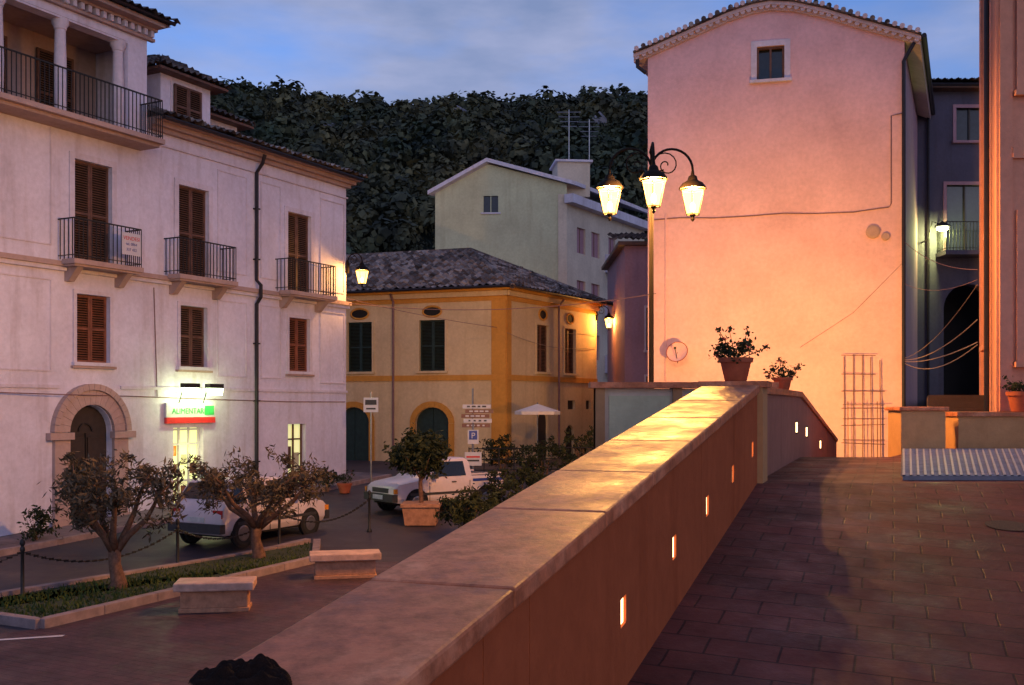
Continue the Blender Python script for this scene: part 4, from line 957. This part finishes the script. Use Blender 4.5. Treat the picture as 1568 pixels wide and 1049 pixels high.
# ---------------------------------------------------------------- cars
def car(name,x,y,hd,L_=3.7,Wd=1.56,Ht=1.42,kind='hatch',stripe=None):
    r_=root(name); r_.location=(x,y,G(y)+.004); r_.rotation_euler=(0,0,hd)
    hw=Wd/2
    b=-L_/2; f=L_/2
    if kind=='pickup':
        st=[(b,.40,.80,.84,.96,.95),(b+.05,.30,.86,.92,1.0,.98),(b+1.08,.28,.87,.93,1.0,.98),(b+1.12,.26,.90,Ht-.08,1.0,.82),(b+1.22,.26,.90,Ht,1.0,.80)]
    else:
        st=[(b,.36,.72,.74,.93,.90),(b+.04,.28,.84,.86,.97,.93),(b+.12,.26,.90,.97,.99,.92),(b+.42,.26,.90,Ht-.05,1.0,.80),(b+.62,.26,.90,Ht,1.0,.78)]
    st+=[(b+1.4,.26,.89,Ht+.01,1.0,.78),(b+2.05,.26,.88,Ht-.04,1.0,.77),(b+2.62,.26,.87,.93,1.0,.9),(b+2.7,.26,.86,.90,1.0,.9),(f-.15,.28,.76,.80,.98,.9),(f-.03,.3,.68,.72,.95,.88),(f,.36,.6,.62,.92,.86)]
    mb=MB(); k=mb.mi('carwhite')
    for (px,zb,zl,zt,w1,w2) in st:
        w1*=hw;w2*=hw
        sec=[(w1*.92,zb),(w1,zb+.12),(w1*1.0,zb+.5*(zl-zb)),(w1*.985,zl),(w2,zt-.03),(w2*.85,zt)]
        for s_ in (1,-1):
            for (a,z) in (sec if s_==1 else sec[::-1]): mb.v.append((px,a*s_,z))
    m=12
    for i in range(len(st)-1):
        for j in range(m): j2=(j+1)%m; mb.f.append((i*m+j,i*m+j2,(i+1)*m+j2,(i+1)*m+j)); mb.m.append(k)
    mb.f.append(tuple(range(m))); mb.m.append(k); mb.f.append(tuple((len(st)-1)*m+j for j in range(m))[::-1]); mb.m.append(k)
    o=mb.build('body',r_,autosmooth=True)
    bv=o.modifiers.new('b','BEVEL'); bv.width=.025; bv.segments=2; bv.limit_method='ANGLE'; bv.angle_limit=math.radians(25)
    d=MB()
    def side(s_,x0,x1,x2,x3,z0=.93,z1=Ht-.09):
        def yy(z): return (hw*.985+(hw*.78-hw*.985)*(z-.9)/(Ht-.03-.9))+.008
        d.poly([(x0,s_*yy(z0),z0),(x1,s_*yy(z0),z0),(x2,s_*yy(z1),z1),(x3,s_*yy(z1),z1)],'carglass')
    for s_ in (1,-1):
        if kind=='pickup':
            side(s_,b+1.28,b+2.42,b+2.02,b+1.30)
            d.box((b+.56,s_*(hw+.004),.80),(1.0,.012,.07),'blue'); d.box((b+1.16,s_*(hw+.002),.55),(.012,.012,.5),'bumper')
            d.box((b+.56,s_*hw*.92,.955),(1.08,.05,.04),'carwhite')
        else:
            side(s_,b+.28,b+.72,b+.70,b+.50); side(s_,b+.80,b+1.45,b+1.42,b+.78); side(s_,b+1.52,b+2.42,b+2.02,b+1.5)
            d.box((b+1.48,s_*(hw+.002),.55),(.012,.012,.56),'bumper'); d.box((b+.77,s_*(hw+.0),.62),(.012,.012,.42),'bumper')
        d.box((b+2.45,s_*(hw+.002),.52),(.012,.012,.5),'bumper')
        d.box((0,s_*(hw+.006),.50),(L_-.9,.02,.06),'bumper'); d.box((b+1.68,s_*(hw+.012),.78),(.14,.02,.03),'bumper')
        d.box((b+2.35,s_*(hw+.09),.95),(.12,.16,.11),'bumper')
        for wx in (b+.62,f-.66):
            d.tube([(wx,s_*(hw-.06),.30),(wx,s_*(hw+.004),.30)],.345,'dark',24); d.tube([(wx,s_*(hw-.14),.28),(wx,s_*(hw-.01),.28),(wx,s_*(hw+.012),.28)],[.28,.28,.255],'rubber',24)
            d.tube([(wx,s_*(hw+.013),.28),(wx,s_*(hw+.02),.28)],[.175,.15],'hub',18)
    def quadx(xa,za,xb,zb_,wa,wb_,m_,sgn):
        nx_,nz_=(zb_-za),-(xb-xa); l=math.hypot(nx_,nz_); nx_,nz_=sgn*abs(nx_)/l*.012,abs(nz_)/l*.012
        d.poly([(xa+nx_,-wa,za+nz_),(xa+nx_,wa,za+nz_),(xb+nx_,wb_,zb_+nz_),(xb+nx_,-wb_,zb_+nz_)],m_)
    quadx(b+2.55,.99,b+2.12,Ht-.08,hw*.84,hw*.7,'carglass',1)
    if kind=='pickup':
        d.poly([(b+.08,-hw*.86,.938),(b+1.06,-hw*.86,.938),(b+1.06,hw*.86,.938),(b+.08,hw*.86,.938)],'bumper')
        d.poly([(b+1.105,-hw*.6,1.0),(b+1.105,hw*.6,1.0),(b+1.118,hw*.55,Ht-.16),(b+1.118,-hw*.55,Ht-.16)],'carglass')
    else: quadx(b+.16,1.02,b+.385,Ht-.10,hw*.84,hw*.72,'carglass',-1)
    for sx,s0_ in ((b,-1),(f,1)):
        d.box((sx+s0_*.0,0,.42),(.16,Wd*.98,.2),'bumper')
    for s_ in (1,-1):
        d.box((b+.03,s_*hw*.78,.73),(.05,.26,.17),'redl'); d.box((b+.028,s_*hw*.78,.655),(.05,.24,.04),'orl'); d.box((f-.04,s_*hw*.74,.60),(.06,.3,.14),'plate'); d.box((f-.02,s_*hw*.97,.6),(.1,.05,.12),'orl')
    d.box((b+.01,0,.60),(.05,.5,.11),'plate'); d.box((f-.02,0,.6),(.06,.8,.12),'bumper'); d.box((b-.085,0,.45),(.01,.2,.03),'bumper'); d.box((f+.085,0,.43),(.012,.48,.11),'plate')
    if kind!='pickup': d.tube([(b+.17,0,1.0),(b+.14,.25,1.06)],.008,'bumper',5)
    d.box((0,0,.30),(L_-.4,Wd*.9,.16),'dark')
    d.build('fittings',r_)
car('parked_car',-5.98,24.1,math.atan2(.883,.47),3.55,1.55,1.45)
car('pickup_truck',-2.05,28.3,math.radians(218),3.5,1.48,1.40,kind='pickup')

# ---------------------------------------------------------------- signs & parasol & fence
def pole(mb,x,y,h,r=.03): mb.tube([(x,y,G(y)),(x,y,G(y)+h)],r,'hub',8)
FS=frame((0,0),(1,0),(0,-1))
def board(mb,x,y,z,w_,h_,m,d=.03): mb.box((x,y-.045,z),(w_,d,h_),m)
q=root('traffic_sign'); mb=MB(); x,y=-4.45,33; pole(mb,x,y,2.95); board(mb,x,y,3.2,.46,.46,'signwhite'); mb.box((x,y-.064,3.28),(.36,.006,.16),'bumper'); mb.box((x,y-.064,3.08),(.3,.006,.05),'bumper'); mb.build('post_and_board',q)
q=root('direction_sign'); mb=MB(); x,y=-1.2,32; pole(mb,x,y,3.1)
for i,(dx,mm) in enumerate(((.12,'signwhite'),(.2,'signbrown'),(.08,'signbrown'),(.15,'signwhite'),(.1,'signbrown'))):
    z=3.15-i*.145; w_=.86
    mb.hexa([(x+dx-w_/2,y-.06,z-.06),(x+dx+w_/2,y-.06,z-.06),(x+dx+w_/2,y-.035,z-.06),(x+dx-w_/2,y-.035,z-.06),(x+dx-w_/2,y-.06,z+.06),(x+dx+w_/2,y-.06,z+.06),(x+dx+w_/2,y-.035,z+.06),(x+dx-w_/2,y-.035,z+.06)],mm)
    for k_ in range(4): mb.box((x+dx-.25+k_*.16,y-.064,z),(random.uniform(.06,.13),.006,.045),'signwhite' if mm=='signbrown' else 'bumper')
mb.build('arrow_boards',q)
q=root('parking_sign'); mb=MB(); x,y=-1.15,31; pole(mb,x,y,2.1); board(mb,x,y,2.25,.32,.42,'signwhite'); mb.box((x,y-.064,2.3),(.24,.006,.26),'blue'); board(mb,x,y,1.6,.5,.4,'signwhite'); mb.box((x,y-.064,1.66),(.4,.006,.05),'red'); mb.box((x,y-.064,1.55),(.36,.006,.05),'bumper'); mb.build('post_and_board',q); text('P',.24,(x,y-.07,2.21),FS,'signwhite',q)
pa=root('parasol'); mb=MB(); x,y=.95,39; g=G(39); mb.tube([(x,y,g),(x,y,g+2.45)],.025,'hub'); n=8
for i in range(n):
    a0,a1=6.2832*i/n,6.2832*(i+1)/n; R_=.85
    mb.poly([(x,y,g+2.4),(x+R_*math.cos(a0),y+R_*math.sin(a0),g+2.12),(x+R_*math.cos(a1),y+R_*math.sin(a1),g+2.12)],'canvas')
    mb.poly([(x+R_*math.cos(a0),y+R_*math.sin(a0),g+2.12),(x+R_*math.cos(a1),y+R_*math.sin(a1),g+2.12),(x+R_*math.cos(a1),y+R_*math.sin(a1),g+2.0),(x+R_*math.cos(a0),y+R_*math.sin(a0),g+2.0)],'canvas')
mb.box((x,y,g+.05),(.5,.5,.1),'bench'); mb.build('canopy',pa,recalc=False)
fn=MB(); FF=frame((-1.4,34),(.9,.2),(.2,-.9)); 
for z in (.35,.7,1.05): fn.tube([FF(0,G(34)+z,0),FF(6,G(34)+z,0)],.02,'iron',5)
for i in range(13): fn.tube([FF(i*.5,G(34),0),FF(i*.5,G(34)+1.1,0)],.02,'iron',5)
fn.build('metal_fence')
# crumpled black cloth at the near end of the parapet
cb=MB(); nu,nv=60,44; k=cb.mi('cloth'); s0=2.63; d0=-.36
for j in range(nv):
    for i in range(nu):
        u=i/(nu-1)*2-1; v=j/(nv-1)*2-1
        rr=math.hypot(u,v); sc_=1+.35*noise.noise(Vector((math.atan2(v,u)*1.3,2,0)))
        d_=d0+u*.14*sc_; s_=s0+v*.085*sc_
        h=max(0,1-rr**2.2)
        z=.034*h**.5*(1+1.1*noise.noise(Vector((u*2.6+3,v*2.1,1))))+.022*abs(noise.noise(Vector((u*4,v*7,3))))*min(1,h*3)*(1 if h>0 else 0)
        zb=wtop(max(s_,2.6))+.078
        p=W(s_,zb+max(0,z)+.001*(rr<1.2),d_); cb.v.append(p)
for j in range(nv-1):
    for i in range(nu-1):
        u=(i+.5)/(nu-1)*2-1; v=(j+.5)/(nv-1)*2-1
        if u*u+v*v<1.0: cb.f.append((j*nu+i,j*nu+i+1,(j+1)*nu+i+1,(j+1)*nu+i)); cb.m.append(k)
cb.build('black_cloth',smooth=True)

# ---------------------------------------------------------------- world, sun, camera
wd=bpy.data.worlds.new('World'); scene.world=wd; wd.use_nodes=True; nt=wd.node_tree; bgn=nt.nodes['Background']
sky=N(nt,'ShaderNodeTexSky'); sky.sky_type='NISHITA'; sky.sun_disc=False; sky.sun_elevation=math.radians(9); sky.sun_rotation=math.radians(160); sky.air_density=1.0; sky.dust_density=.6; sky.ozone_density=2.5
tc=N(nt,'ShaderNodeTexCoord'); mp=N(nt,'ShaderNodeMapping'); mp.inputs['Scale'].default_value=(1.0,1.0,3.2); mp.inputs['Location'].default_value=(.3,.1,.4); nt.links.new(tc.outputs['Generated'],mp.inputs[0])
nz=noise_n(nt,mp.outputs[0],3.4,6,.52)
cf=ramp(nt,nz,[(.36,(.08,.08,.08)),(.60,(.9,.9,.9))])
tint=mixc(nt,1,sky.outputs[0],(1.25,1.38,2.1),'MULTIPLY')
n2=noise_n(nt,mp.outputs[0],5.0,6,.55)
ccol=ramp(nt,n2,[(.36,(.36,.46,.70)),(.64,(.66,.71,.94))])
ccol=mixc(nt,1,ccol,(6.0,6.0,6.6),'MULTIPLY')
col=mixc(nt,cf,tint,ccol)
nt.links.new(col,bgn.inputs[0]); bgn.inputs[1].default_value=.105
sun=bpy.data.lights.new('sun','SUN'); sun.energy=.12; sun.angle=math.radians(60); sun.color=(.95,.75,1)
so=bpy.data.objects.new('sun',sun); scene.collection.objects.link(so); so.rotation_euler=(math.radians(72),0,math.radians(20))
cam=bpy.data.cameras.new('camera'); co=bpy.data.objects.new('camera',cam); scene.collection.objects.link(co)
co.location=(0,0,EYE); co.rotation_euler=(math.radians(90),0,0); cam.lens=36.73; cam.sensor_width=36; cam.shift_y=.0609; cam.clip_end=3000; cam.clip_start=.05
scene.camera=co
scene.view_settings.view_transform='Standard'; scene.view_settings.look='None'; scene.view_settings.exposure=0
